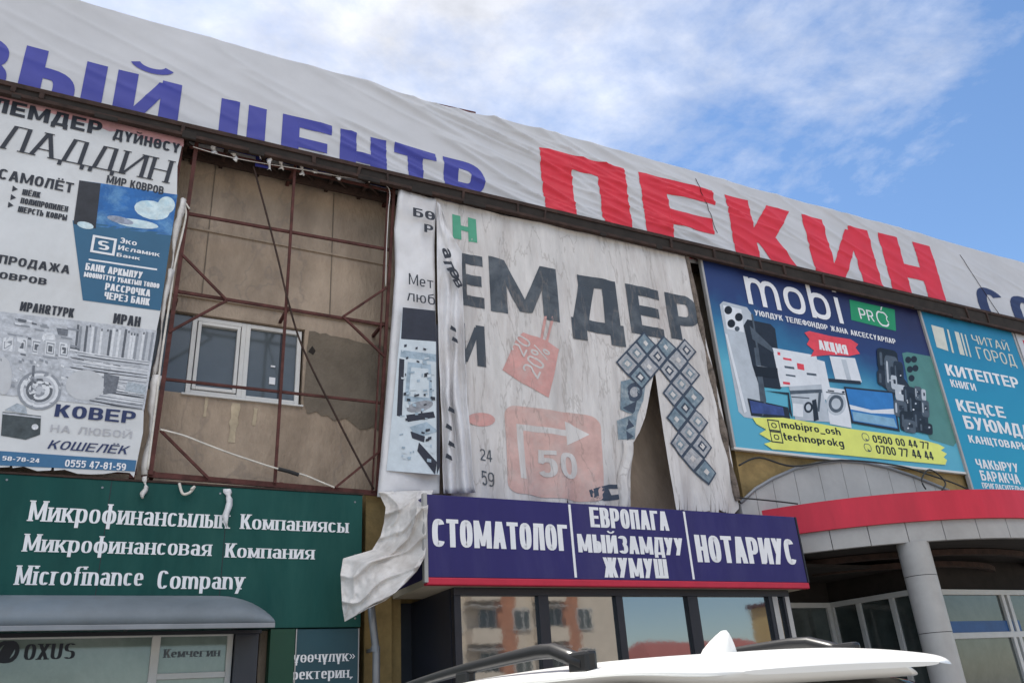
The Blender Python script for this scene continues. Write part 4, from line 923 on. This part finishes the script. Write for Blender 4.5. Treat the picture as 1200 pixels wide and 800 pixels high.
# ------------------------------------------------------------------ bookshop billboard
YK = -.10
kb_ = empty('bookshop_billboard', (17.5, YK, 5.3), 'teal billboard listing books and stationery in white letters beside the phone billboard', 'billboard')
tl = at(1078, 363, YK); tr = at(1184, 386, YK); x0, x1 = tl.x, tr.x; z1 = (tl.z+tr.z)/2; z0 = at(1142, 572, YK).z-.08
teal2 = gradmat('print_teal_blend', [(0, hexc('1d93b5')), (.6, hexc('1f87ac')), (1, hexc('1c6f93'))], (-.1, 0, 1), z0-1.8, z1-1.7)
MB().box(x0, x1, YK, YK+.05, z0, z1, teal2).build('sheet', kb_)
mb = MB()
for a, b_, c_, d_ in ((x0-.06, x1+.06, z0-.06, z0-.002), (x0-.06, x1+.06, z1+.002, z1+.06), (x0-.06, x0-.002, z0, z1), (x1+.002, x1+.06, z0, z1)): mb.box(a, b_, YK-.015, YK+.06, c_, d_, alu_clad)
mb.build('frame', kb_, bevel=.005)
def S5(x, y): return (x/3.335+1060, y/3.335+340)
yk = YK-.004
def kt(s_, f_, a, b_, fit=None, m=white_ink): return text(kb_, s_, f_, m, S5(*a), S5(*b_), yk, fit)
cream = mat('print_cream', hexc('c5c6bb'), .5, .1, 3)
flat(kb_, 'book_logo', [S5(*p) for p in ((104, 135), (152, 148), (172, 238), (126, 222))], yk, cream, [([S5(*p) for p in q], 0, cream) for q in (((165, 152), (172, 154), (194, 246), (186, 243)), ((195, 160), (212, 165), (236, 255), (217, 250)), ((218, 167), (224, 168), (248, 258), (241, 256)), ((234, 172), (239, 173), (262, 262), (256, 260)))])
kt('ЧИТАЙ', 'reg', (258, 172), (412, 238), None, cream); kt('ГОРОД', 'reg', (275, 220), (440, 298), None, cream)
kt('КИТЕПТЕР', 'bold', (155, 286), (452, 385)); kt('КНИГИ', 'bold', (176, 347), (282, 394)); kt('КЕҢСЕ', 'bold', (197, 424), (398, 500)); kt('БУЮМДА', 'bold', (225, 488), (462, 572), (0, 4)); kt('КАНЦТОВАРЫ', 'bold', (246, 564), (460, 622), (0, 8))
kt('ЧАКЫРУУ', 'bold', (274, 657), (450, 712)); kt('БАРАКЧА', 'bold', (291, 702), (455, 758), (0, 6)); kt('ПРИГЛАСИТЕЛЬН', 'bold', (300, 750), (470, 788), (0, 12))
# next billboard along
eb = empty('edge_billboard', (22, -.1, 5.3), 'white billboard with a red mark next to the teal billboard', 'billboard')
MB().box(x1+.15, x1+5, -.10, -.05, z0, z1, white_vinyl).build('sheet', eb)
mb = MB(); mb.poly([(x1+.35, -.104, 7.7), (x1+.9, -.104, 7.7), (x1+1.3, -.104, 8.8), (x1+.35, -.104, 8.9)], red_ink); mb.build('red_mark', eb)

# ------------------------------------------------------------------ green microfinance sign
YG = -.08
gs = empty('green_sign', (0, YG, 2.6), 'dark green signboard with three lines of white serif lettering', 'signboard')
a = at(425, 580, YG); zt_ = a.z; zb_ = at(423, 734, YG).z; xr = a.x
MB().box(-5, xr, YG, .19, zb_, zt_, green_board).build('board', gs, bevel=.006)
MB().box(-5, xr+.01, YG-.01, YG+.05, zt_+.002, zt_+.025, rust).build('top_edge', gs)
yg = YG-.004
for px in (120, 262): q = at(px, 640, YG); MB().box(q.x-.004, q.x+.004, YG-.0015, YG, zb_+.01, zt_-.01, dark_frame).build('sheet_joint', gs)
for px, py in ((8, 562), (120, 571), (258, 578), (416, 588), (416, 650), (416, 724)): q = at(px, py, YG); MB().tube([(q.x, YG, q.z), (q.x, YG-.006, q.z)], .012, grey_pipe, 8).build('fixing_screw', gs)
def gt(s_, a, b_): return text(gs, s_, 'serif', white_ink, a, b_, yg)
gt('Микрофинансылык', (37, 586), (268, 619)); gt('Компаниясы', (283, 602), (408, 624)); gt('Микрофинансовая', (30, 625), (247, 651)); gt('Компания', (265, 636), (368, 655)); gt('Microfinance', (21, 662), (167, 686)); gt('Company', (186, 668), (286, 690))

# ------------------------------------------------------------------ awning over the shop window
YA0, YA1 = YG-.01, -.78
aw = empty('shop_awning', (0, -.4, 2.6), 'grey curved plastic awning over the shop window under green sign', 'awning')
zlo = at(150, 731, YA1).z; zhi = at(150, 698, YA0).z; xe = at(322, 733, YA1).x
rows = []
xs = [-5+i*.25 for i in range(200) if -5+i*.25 < xe-.5]+[xe-.5+.5*math.sin(k/9*math.pi/2) for k in range(10)]
for xx in xs:
    k = 1 if xx <= xe-.5 else math.sqrt(max(0.0004, 1-((xx-xe+.5)/.5)**2))
    rows.append([(xx, YA0+(YA1-YA0)*math.sin(a)**1.5, zlo+(zhi-zlo)*(1-(1-math.cos(a))*1.0)**.8*(.15+.85*k)) for a in [i/10*math.pi/2 for i in range(11)]])
awm = mat('awning_sheet', hexc('697177'), .5, .2, 1.4, .2, 6, spec=.35, stain=hexc('6f7f8d'), stain_amt=.5)
MB().grid(rows, awm).build('canopy', aw, smooth=True, solid=.008)
MB().box(-5, xe, YA1-.015, YA1+.02, zlo-.05, zlo-.002, grey_pipe).box(-5, xe, YA0-.05, YA0, zlo-.04, zlo, dark_frame).build('edge_rail', aw, bevel=.004)
mb = MB()
for xx in (-4, -2.4, -.8, .6, 1.7): mb.bar((xx, YA0-.02, zlo+.02), (xx, YA1+.02, zlo-.02), .03, dark_frame)
mb.build('brackets', aw)
# shop window under the awning (part of the building)
YS = .12
sw = MB(); pz = [at(183, 760, YS).x, at(268, 760, YS).x]
zt2 = at(150, 741, YS).z
sw.box(-3.6, 1.62, YS, YS+.08, zt2, zt2+.2, dark_frame)
f1 = at(176, 770, YS).x; f2 = at(186, 770, YS).x; f3 = at(265, 770, YS).x
sw.box(f1, f2, YS-.02, YS+.07, .2, zt2, white_pvc).box(f3, f3+.06, YS-.02, YS+.07, .2, zt2, white_pvc).box(-3.6, f1, YS-.02, YS+.07, zt2-.045, zt2-.002, white_pvc).box(f2, f3, YS-.02, YS+.07, zt2-.045, zt2-.002, white_pvc)
zt3 = at(222, 791, YS).z; sw.box(f2, f3, YS-.02, YS+.07, zt3-.03, zt3+.03, white_pvc).box(-2.0, -1.93, YS-.02, YS+.07, .2, zt2-.05, white_pvc).box(-3.6, f3, YS-.02, YS+.07, .15, .2, white_pvc)
so_ = sw.build('shop_window', bd, bevel=.005)
MB().poly([(-3.6, YS+.03, .2), (f3, YS+.03, .2), (f3, YS+.03, zt2), (-3.6, YS+.03, zt2)], glass_green).build('pane', so_)
MB().box(-3.6, f3, YS+.6, YS+.65, .14, 2.7, mat('shop_inside', (.32, .35, .33), .8, .2, 1)).build('interior_wall', so_)
tx = MB(); a = at(30, 754, YS); b_ = at(87, 771, YS); letters(tx, 'OXUS', 'serif', dark_ink, a.x, a.z, b_.x, b_.z, YS+.022); p = at(8, 763, YS+.022)
ring(tx, p, .11, .12, .35, dark_ink); tx.poly([(p.x-.09, p.y-.002, p.z-.06), (p.x+.02, p.y-.002, p.z-.1), (p.x+.08, p.y-.002, p.z+.06), (p.x-.02, p.y-.002, p.z+.09)], dark_ink)
a = at(193, 760, YS); b_ = at(258, 768, YS); letters(tx, 'Кемчегин', 'serif', slate_ink, a.x, a.z, b_.x, b_.z, YS+.022); tx.build('window_lettering', so_)
MB().box(at(100, 750, .2).x, at(168, 750, .2).x, YS+.3, YS+.33, zt2-.13, zt2-.10, white_ink).box(at(0, 750, .2).x, at(30, 750, .2).x, YS+.3, YS+.33, zt2-.12, zt2-.09, white_ink).build('ceiling_lamp', so_)
MB().box(f3+.07, 2.0, .0, .2, .14, zb_-.005, dark_panel).build('door_jamb', bd)
a = at(316, 760, -.06); b_ = at(345, 760, -.06)
gp = MB().box(a.x, b_.x, -.07, .1, .4, zb_-.01, mat('green_paint', hexc('14402f'), .5, .1, 2)).build('green_cladding', bd)
ns = empty('notice_sign', (2.8, -.05, 1.2), 'small dark teal notice with two lines of pale serif text under green sign', 'sign')
a = at(347, 736, -.06); b_ = at(421, 736, -.06)
MB().box(a.x, b_.x, -.06, .18, 1.2, zb_-.012, mat('teal_notice', hexc('21454f'), .45, .1, 2)).build('board', ns, bevel=.005)
for x_ in (a.x, b_.x-.012): MB().box(x_, x_+.012, -.068, -.061, 1.2, zb_-.012, alu_clad).build('edge_trim', ns)
text(ns, 'үөөчүлүк»', 'serif', white_ink, (344, 763), (416, 777), -.066, h=13); text(ns, 'ректерин,', 'serif', white_ink, (342, 783), (413, 794), -.066, h=13)

# ------------------------------------------------------------------ purple sign box
YP = -1.1
ps = empty('purple_sign', (6.5, -.5, 3), 'long purple box sign in three panels with bold white lettering and red foot', 'sign')
tl, tr, bl, br_ = at(502, 577, YP), at(934, 607, YP), at(500, 672, YP), at(944, 685, YP)
x0, x1 = (tl.x+bl.x)/2, (tr.x+br_.x)/2; z1 = (tl.z+tr.z)/2; z0 = (bl.z+br_.z)/2
MB().box(x0, x1, YP, .08, z0, z1, purple_board).build('sign_box', ps, bevel=.006)
MB().box(x0-.02, x1+.02, YP-.008, YP+.1, z0-.085, z0-.002, red_trim).build('red_foot', ps, bevel=.012)
MB().box(x0-.0, x1, YP+.101, .09, z0-.08, z0-.004, beige_panel).build('underside', ps)
MB().box(x0-.05, x0-.002, YP-.012, YP+.06, z0-.06, z1+.01, alu_clad).build('edge_trim', ps, bevel=.004)
MB().box(x1+.002, x1+.03, YP-.012, YP+.06, z0, z1, dark_frame).build('edge_trim', ps, bevel=.004)
yp_ = YP-.004
mb = MB()
for p, q in (((666, 587), (676, 680)), ((802, 597), (813, 684))):
    a = at(*p, yp_); b_ = at(*q, yp_); xm = (a.x+b_.x)/2; MB().poly([(xm-.018, yp_, z0+.02), (xm+.018, yp_, z0+.02), (xm+.018, yp_, z1-.02), (xm-.018, yp_, z1-.02)], white_ink).build('divider', ps)
wl = white_ink
for s_, a, b_, h_ in (('СТОМАТОЛОГ', (506, 607), (667, 648), 33), ('ЕВРОПАГА', (690, 593.5), (785, 624), 23.5), ('МЫЙЗАМДУУ', (676, 625), (803, 656), 21.5), ('ЖУМУШ', (706, 652.5), (784, 680), 23.5), ('НОТАРИУС', (813, 626), (935, 662), 32)): text(ps, s_, 'impact', wl, a, b_, yp_, h=h_)

# ------------------------------------------------------------------ glazed shopfront bay under the sign (building part)
YV = -.92
bx0 = at(533, 730, YV).x; bx1 = at(931, 730, YV).x; zt4 = z0-.083; zbq = .14
vb = MB()
vb.box(bx0, bx0+.03, YV+.12, .5, zbq, zt4, dark_panel).build('bay_side', bd)
MB().box(bx1-.03, bx1, YV+.12, .5, zbq, zt4, dark_panel).build('bay_side', bd)
MB().box(at(478, 760, .3).x-.05, bx0-.002, .46, .498, zbq, zt4, dark_panel).build('bay_backing', bd)
vf = MB(); zs = at(560, 788, YV).z-.1; zh = zt4-.09
vf.box(bx0, bx1, YV, YV+.1, zh, zt4, dark_frame).box(bx0, bx1, YV, YV+.1, zbq, zbq+.5, dark_frame)
ms = [(533, 541), (633, 645), (725, 733), (810, 822), (906, 916), (923, 931)]
for a, b_ in ms: vf.box(at(a, 730, YV).x, at(b_, 730, YV).x, YV, YV+.1, zbq+.5, zh, dark_frame)
a, b_ = at(910, 730, YV).x, at(916, 730, YV).x; vf.box(a, b_, YV-.01, YV-.001, zbq+.5, zh, alu_clad); a, b_ = at(925, 730, YV).x, at(930, 730, YV).x; vf.box(a, b_, YV-.01, YV-.001, zbq+.5, zh, alu_clad)
vo = vf.build('bay_window', bd, bevel=.006)
for i in range(len(ms)-1):
    a, b_ = at(ms[i][1], 730, YV).x-.02, at(ms[i+1][0], 730, YV).x+.02; t = rnd.uniform(-.0025, .0025)
    MB().poly([(a, YV+.05, zbq+.45), (b_, YV+.05+t, zbq+.45), (b_, YV+.052+t, zh+.02), (a, YV+.052, zh+.02)], glass_dark).build('pane', vo)
pi = empty('drain_pipe', (3.0, -.25, .14), 'thin grey drainpipe running down from the draped sheet past the notice', 'pipe')
mb = MB().tube([at(434, 702, -.22), at(437, 730, -.2), at(441, 765, -.2), Vector((at(441, 765, -.2).x, -.2, .2))], .045, grey_pipe, 12); mb.build('pipe', pi, smooth=True)
p = at(440, 760, -.2); mb = MB().tube([(p.x, -.2, p.z-.03), (p.x, -.2, p.z+.03)], .055, grey_pipe, 12); mb.box(p.x-.015, p.x+.015, -.2, .1, p.z-.02, p.z+.02, grey_pipe); mb.build('clip', pi)

# ------------------------------------------------------------------ entrance canopy
ec = empty('entrance_canopy', (13.8, -1, 0), 'curved entrance canopy with red fascia and grey cladding on a round column', 'canopy')
CX, CY, CR = 13.8, 2.15, 4.5
def cpt(a, r, z): return (CX+r*math.sin(rad(a)), CY-r*math.cos(rad(a)), z)
A0, A1 = -62, 62
def band(name, r0, r1, z0, z1, m, a0=A0, a1=A1, n=62, bev=0):
    mb = MB(); R = []
    for i in range(n+1):
        a = a0+(a1-a0)*i/n; R.append([cpt(a, r0, z0), cpt(a, r1, z0), cpt(a, r1, z1), cpt(a, r0, z1), cpt(a, r0, z0)])
    mb.grid(R, m); mb.poly(R[0][:4], m); mb.poly(R[-1][:4], m)
    return mb.build(name, ec, bevel=bev)
band('red_fascia', CR-.15, CR, 3.9, 4.35, mat('red_fascia', hexc('bf2a3e'), .45, .12, 1.4, .15, 3.5, stain=hexc('9d2a38'), stain_amt=.45, stretch=(1.5, 1.5, .4)))
n = 17
for i in range(n):
    a0 = A0+(A1-A0)*i/n; a1 = A0+(A1-A0)*(i+1)/n
    band('cladding_panel', CR-.16, CR-.06, 3.6, 3.898, alu_clad, a0+.07, a1-.07, 6)
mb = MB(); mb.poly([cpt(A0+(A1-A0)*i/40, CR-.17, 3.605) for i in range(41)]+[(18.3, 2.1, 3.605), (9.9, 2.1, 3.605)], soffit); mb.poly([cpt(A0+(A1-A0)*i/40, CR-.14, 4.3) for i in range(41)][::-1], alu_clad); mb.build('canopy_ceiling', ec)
mb = MB()
for z_, r1 in ((3.5, 3.6), (3.42, 2.9)):
    R = []
    for i in range(41):
        a = -55+110*i/40; R.append([cpt(a, r1, z_), cpt(a, r1-.12, z_), cpt(a, r1-.12, z_+.09), cpt(a, r1, z_+.09), cpt(a, r1, z_)])
    mb.grid(R, rust)
mb.build('ceiling_beam', ec)
def column(px, py):
    p = atz(px, py, 3.6); mb = MB()
    for z_0, z_1 in ((.14, 1.18), (1.19, 2.28), (2.29, 3.1), (3.11, 3.604)):
        mb.tube([(p.x, p.y, z_0), (p.x, p.y, z_1)], .235, alu_clad, 40)
    mb.tube([(p.x, p.y, .14), (p.x, p.y, 3.6)], .228, dark_frame, 32)
    return p, mb
p, mb = column(1069, 637); mb.build('column', ec, smooth=True)
for q in ec.children:
    if q.name.startswith('column'):
        md = q.modifiers.new('split', 'EDGE_SPLIT'); md.split_angle = rad(40)
# arched clad gable over the canopy
YR = -.12
ar = MB(); pts = []
apx = [(868, 590), (885, 574), (905, 562), (930, 551), (958, 544), (985, 541), (1012, 543), (1040, 549), (1070, 559), (1095, 569), (1112, 576)]
P = [at(*q, YR) for q in apx]; zb0 = 3.95
for i in range(len(P)-1):
    a, b_ = P[i], P[i+1]; g_ = .006
    ar.hexa([(a.x+g_, YR, zb0), (b_.x-g_, YR, zb0), (b_.x-g_, .015, zb0), (a.x+g_, .015, zb0), (a.x+g_, YR, a.z), (b_.x-g_, YR, b_.z), (b_.x-g_, .015, b_.z), (a.x+g_, .015, a.z)], alu_clad)
ar.build('arched_gable', ec)
MB().tube([(q.x, YR-.01, q.z+.02) for q in P], .03, grey_pipe, 8).build('gable_rim', ec, smooth=True)
MB().box(P[0].x+.1, P[-1].x-.1, YR+.02, .012, zb0+.02, P[0].z, dark_frame).build('gable_backing', ec)
cable([(866, 545, -.14), (890, 536, -.16), (930, 546, -.2), (985, 539, -.22), (1050, 545, -.25), (1095, 558, -.3), (1130, 571, -.35), (1165, 590, -.4)], .016, black_rubber, 'black cable looping over the arched gable below the phone billboard')
cable([(1085, 573, -.6), (1080, 562, -.55), (1088, 550, -.5), (1100, 556, -.5), (1108, 566, -.55), (1104, 574, -.6)], .014, black_rubber, 'black coil of cable resting on the red canopy edge')
cable([(866, 583, -.2), (900, 586, -.4), (935, 590, -.75)], .012, black_rubber, 'thin black wire running from the torn banner to the red fascia')
# ------------------------------------------------------------------ entrance doors (building part)
ZH = 3.0
q0, q1, q2, q3 = atz(925, 712, ZH), atz(973, 712, ZH), atz(1066, 697, ZH), atz(1103, 695, ZH)
P0 = Vector((9.92, q1.y, 0)); P1 = Vector((q1.x, q1.y, 0)); P2 = Vector((q2.x+.05, -.35, 0)); P3 = Vector((18.4, -.35, 0))
en = MB(); pn = MB()
def wallrun(a, b_, cuts, z_tr):
    d = (b_-a); L = d.length; d.normalize(); nrm = Vector((d.y, -d.x, 0))
    def bx(s0, s1, z_0, z_1, m, t=.05):
        c = [a+d*s0+nrm*t, a+d*s1+nrm*t, a+d*s1-nrm*t, a+d*s0-nrm*t]
        en.hexa([(*v.xy, z_0) for v in c]+[(*v.xy, z_1) for v in c], m)
    bx(0, L, ZH, ZH+.09, white_pvc, .055); bx(0, L, .14, .24, white_pvc, .055)
    if z_tr: bx(0, L, z_tr-.05, z_tr+.05, white_pvc, .052)
    for s in cuts: bx(s*L-.045, s*L+.045, .24, ZH, white_pvc)
    c = [a, b_, b_, a]; pn.poly([(*a.xy, .2), (*b_.xy, .2), (*b_.xy, ZH+.03), (*a.xy, ZH+.03)], glass_shade)
wallrun(P0, P1, (.0, .5, .97), 0); wallrun(P1, P2, (.03, .36, .75, .98), 2.0); wallrun(P2, P3, (.01, .42, .45, .75, .99), 2.32)
d0 = Vector((0, 0, 0))
eo = en.build('entrance_glazing', bd, bevel=.006); pn.build('pane', eo)
a = at(1110, 720, -.33); b_ = at(1186, 745, -.33)
MB().box(at(1108, 720, -.36).x, at(1192, 720, -.36).x, -.365, -.357, at(1150, 744, -.36).z, at(1150, 727, -.36).z, mat('film_blue', hexc('2f5a90'), .4, .15, 4)).build('window_film', eo)
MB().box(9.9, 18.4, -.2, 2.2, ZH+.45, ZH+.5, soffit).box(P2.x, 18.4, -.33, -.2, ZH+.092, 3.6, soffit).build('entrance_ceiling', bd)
MB().hexa([(P1.x, P1.y, ZH+.092), (P2.x, P2.y, ZH+.092), (P2.x+.1, P2.y, ZH+.092), (P1.x+.1, P1.y, ZH+.092), (P1.x, P1.y, 3.6), (P2.x, P2.y, 3.6), (P2.x+.1, P2.y, 3.6), (P1.x+.1, P1.y, 3.6)], soffit).box(9.9, P1.x, P1.y-.02, P1.y+.1, ZH+.092, 3.6, soffit).build('entrance_header', bd)

# ================================================================== CAR
def make_car(loc, yaw):
    root = empty('parked_car', loc, 'white family car with black roof rails and a fin aerial parked nose to the shops', 'car')
    root.rotation_euler = (0, 0, yaw)
    paint = mat('car_paint', (.66, .66, .64), .25, .02, 1, spec=.55); blk = mat('car_trim', (.015, .015, .016), .35, .1, 5); glassc = mat('car_glass', (.012, .014, .016), .04, .1, 1, ior=1.8)
    chrome = mat('car_chrome', (.6, .6, .62), .15, .05, 3, metal=.9); lampr = mat('tail_lamp_red', (.35, .01, .012), .15, .1, 6, spec=.6); lampw = mat('head_lamp', (.6, .62, .65), .1, .1, 6, spec=.6)
    # stations along x: (x, lower half width, belt z, belt half width, roof z, roof half width)
    def ring_at(x, prof): return [(x, y, z) for y, z in prof]
    def sym(h): return h+[(-y, z) for y, z in h[::-1]]
    lower = [(-.02, .62, .5, .84), (.05, .80, .36, .98), (.35, .89, .28, 1.04), (1.0, .91, .26, 1.05), (2.2, .92, .26, 1.03), (3.3, .91, .27, .99), (3.9, .89, .3, .92), (4.4, .80, .34, .83), (4.58, .6, .42, .7)]
    rows = []
    for x, hw, zl, zb in lower:
        m_ = (zl+zb)/2; rows.append(ring_at(x, sym([(0, zl), (hw*.8, zl), (hw*.97, zl+.12), (hw, m_), (hw*.97, zb-.08), (hw*.9, zb), (hw*.45, zb+.035), (0, zb+.05)])))
    mb = MB(); mb.grid(rows, paint); mb.poly(rows[0], paint); mb.poly(rows[-1], paint); body = mb.build('body', root, smooth=True, local=True)
    md = body.modifiers.new('sub', 'SUBSURF'); md.levels = md.render_levels = 2
    # cabin (glass house) and roof shell
    cab = [(.02, 1.0, .80, 1.10, .76), (.05, 1.02, .84, 1.45, .66), (.08, 1.02, .84, 1.64, .62), (.3, 1.03, .86, 1.665, .64), (1.4, 1.04, .87, 1.66, .66), (2.2, 1.02, .87, 1.63, .65), (2.75, 1.0, .86, 1.52, .64), (3.35, .98, .84, 1.04, .78)]
    rows = [ring_at(x, sym([(0, zb-.1), (bw, zb-.1), (bw, zb), (rw+(bw-rw)*.45, zb+(zr-zb)*.5), (rw+.02, zr-.05), (rw*.9, zr-.01), (rw*.5, zr+.0), (0, zr+.01)])) for x, zb, bw, zr, rw in cab]
    mb = MB(); mb.grid(rows, glassc); mb.poly(rows[0], glassc); mb.poly(rows[-1], glassc); gh = mb.build('glasshouse', root, smooth=True, local=True); md = gh.modifiers.new('sub', 'SUBSURF'); md.levels = md.render_levels = 2
    rf = [(-.088, .42, 1.664, .006, .012), (-.075, .50, 1.668, .02, .036), (-.03, .55, 1.680, .034, .056), (.06, .605, 1.692, .038, .058), (.2, .64, 1.698, .036, .05), (.35, .645, 1.70, .042, .05), (.8, .675, 1.712, .05, .075), (1.4, .685, 1.715, .05, .075), (2.1, .675, 1.69, .055, .075), (2.6, .655, 1.62, .05, .075), (2.9, .64, 1.53, .04, .075)]
    rows = []
    for x, hw, z, cr, th_ in rf: rows.append([(x, hw*k, z+cr*(1-abs(k)**2.2)-(th_*.4 if abs(k) > .98 else 0)) for k in (-1, -.97, -.85, -.6, -.3, 0, .3, .6, .85, .97, 1)]+[(x, hw*k, z-th_) for k in (.9, .5, 0, -.5, -.9)]+[(x, hw, z-th_*.4)])
    mb = MB(); mb.grid(rows, paint); mb.poly(rows[0][:-1], paint); mb.poly(rows[-1][:-1], paint); ro = mb.build('roof', root, smooth=True, local=True); md = ro.modifiers.new('sub', 'SUBSURF'); md.levels = md.render_levels = 2
    for sy in (1, -1):
        mb = MB()
        for x0_, z0_, x1_, z1_, w0, w1, yy0, yy1 in ((.12, 1.02, .55, 1.67, .16, .12, .83, .665), (1.45, 1.02, 1.5, 1.66, .06, .05, .872, .685), (2.72, 1.55, 3.4, 1.0, .1, .12, .665, .84)):
            mb.hexa([(x0_, sy*yy0, z0_), (x0_+w0, sy*yy0, z0_), (x0_+w0, sy*(yy0-.03), z0_), (x0_, sy*(yy0-.03), z0_), (x1_, sy*yy1, z1_), (x1_+w1, sy*yy1, z1_), (x1_+w1, sy*(yy1-.03), z1_), (x1_, sy*(yy1-.03), z1_)], paint)
        mb.build('pillars', root, local=True)
        # roof rail on three feet
        mb = MB(); pp = []
        for i in range(21):
            t = i/20; x = .42+1.95*t; base = 1.735-.075*t**2.2; lift = .062*min(1, 9*t*(1), 9*(1-t)); pp.append((x, sy*.60, base+lift-.01))
        mb.tube(pp, [.026-.006*i/20 for i in range(21)], blk, 10); r_o = mb.build('roof_rail', root, smooth=True, local=True)
        for x, z in ((.44, 1.735), (1.35, 1.735), (2.33, 1.675)): MB().box(x-.06, x+.06, sy*.6-.022, sy*.6+.022, z-.04, z+.03, blk).build('rail_foot', r_o, bevel=.012, local=True)
        mb = MB(); mb.hexa([(.02, sy*.62, .82), (.3, sy*.86, .82), (.3, sy*.80, .82), (.02, sy*.56, .82), (.05, sy*.66, 1.0), (.3, sy*.85, 1.02), (.3, sy*.79, 1.02), (.05, sy*.6, 1.0)], lampr); mb.build('tail_lamp', root, bevel=.02, local=True)
        mb = MB(); mb.hexa([(4.25, sy*.84, .66), (4.52, sy*.62, .66), (4.45, sy*.58, .66), (4.2, sy*.78, .66), (4.15, sy*.84, .8), (4.45, sy*.64, .78), (4.38, sy*.6, .78), (4.1, sy*.78, .8)], lampw); mb.build('headlight', root, bevel=.02, local=True)
        mb = MB(); mb.box(2.75, 2.9, sy*1.0-.09, sy*1.0+.09, 1.0, 1.14, paint); mb.bar((2.86, sy*.86, 1.02), (2.84, sy*.95, 1.05), .04, blk); mb.build('wing_mirror', root, bevel=.03, local=True)
        for x in (.9, 3.62):
            mb = MB(); yy = sy*.83
            mb.tube([(x, yy-.11, .34), (x, yy-.10, .34), (x, yy+.10, .34), (x, yy+.11, .34)], [.31, .34, .34, .31], black_rubber, 32); wh = mb.build('wheel', root, smooth=True, local=True)
            mb = MB(); yo = yy+sy*.112
            for k in range(5):
                a = 2*math.pi*k/5; mb.bar((x, yo, .34), (x+.2*math.cos(a), yo, .34+.2*math.sin(a)), .05, chrome, .02)
            mb.tube([(x, yo-.006, .34), (x, yo+.012*sy, .34)], .06, chrome, 16)
            for k in range(24):
                a, b2_ = 2*math.pi*k/24, 2*math.pi*(k+1)/24; mb.bar((x+.21*math.cos(a), yo, .34+.21*math.sin(a)), (x+.21*math.cos(b2_), yo, .34+.21*math.sin(b2_)), .03, chrome, .02)
            mb.build('rim', wh, local=True)
    # fin aerial, rear wiper, bumper, plate
    mb = MB(); R = []
    for i, (z, xa, xb, wd) in enumerate(((1.735, .34, .53, .026), (1.762, .345, .50, .023), (1.784, .35, .46, .017), (1.802, .357, .42, .011), (1.813, .365, .39, .006))):
        R.append([(xa, q+.05, z) for q in (-wd*.5, wd*.5)]+[((xa+xb)/2, wd+.05, z), (xb, .05, z), ((xa+xb)/2, .05-wd, z), (xa, .05-wd*.5, z)])
    mb.grid(R, paint); mb.poly(R[-1][:5], paint); mb.build('fin_aerial', root, smooth=True, local=True)
    MB().bar((-.0, .1, 1.16), (.2, -.28, 1.36), .025, blk).build('rear_wiper', root, local=True)
    MB().box(-.07, .2, -.8, .8, .3, .48, blk).build('rear_bumper', root, bevel=.05, local=True)
    MB().box(-.045, -.02, -.26, .26, .62, .74, white_ink).build('number_plate', root, bevel=.01, local=True)
    return root
make_car((2.1, -8.05, 0), rad(90))

# ================================================================== ACROSS THE SQUARE (behind the camera: seen mirrored in the shopfront)
def block(name, x0, x1, y, h, d, m, m2, label, storeys, bay, stripes):
    root = empty(name, ((x0+x1)/2, y, 0), label, 'building')
    mb = MB(); mb.box(x0, x1, y-d, y, 0, h, m); mb.build('wall', root)
    mb = MB(); 
    for s in stripes: mb.box(s, s+1.5, y+.002, y+.06, .2, h-.3, m2)
    if stripes: mb.build('colour_stripe', root)
    MB().box(x0-.2, x1+.2, y-d-.2, y+.25, h+.002, h+.4, dark_red_roof).build('roof', root)
    n = int((x1-x0-1)/bay)
    wm_, gm_ = white_pvc, glass_shade
    for k in range(storeys):
        z = 1.2+k*2.8
        for i in range(n):
            x = x0+.9+i*bay
            fr_ = MB().box(x, x+1.3, y+.062, y+.10, z, z+1.5, wm_).build('window', root); MB().box(x+.08, x+.6, y+.102, y+.11, z+.08, z+1.42, gm_).box(x+.7, x+1.22, y+.102, y+.11, z+.08, z+1.42, gm_).build('pane', fr_)
    return root
brick = mat('orange_brick', hexc('b07d63'), .9, .2, 3, .2, 20); cream_w = mat('cream_panel', hexc('cfc4b4'), .9, .12, 1.2)
ab = block('apartment_block', 14, 37.0, -45, 19, 12, cream_w, brick, 'orange and cream apartment block mirrored in the dark shopfront glass', 6, 2.6, (16.2, 21.4, 26.6, 31.8))
for k in range(5):
    for x in (24.2, 29.4):
        z = 1.0+k*2.8+2.2
        bo = MB().box(x, x+2.2, -44.9, -43.7, z-.1, z+.9, cream_w).box(x-.1, x+2.3, -44.9, -43.6, z+2.3, z+2.36, white_pvc).build('balcony', ab)
yb_ = block('ochre_building', 60, 76, -46, 9.5, 10, mat('ochre_render', hexc('c9b27a'), .9, .1, 1), brick, 'ochre low building mirrored at the far end of the shopfront glass', 3, 2.8, ())
rh = empty('red_roofed_house', (50, -50, 0), 'low house with a red roof mirrored in the middle of shopfront glass', 'house')
MB().box(42, 57, -56, -48, 0, 4.4, cream_w).build('wall', rh)
MB().hexa([(41.5, -57, 4.402), (57.5, -57, 4.402), (57.5, -47.4, 4.402), (41.5, -47.4, 4.402), (44, -52.3, 6.4), (55, -52.3, 6.4), (55, -52, 6.4), (44, -52, 6.4)], mat('red_tiles', hexc('8a4f49'), .8, .2, 3)).build('roof', rh)
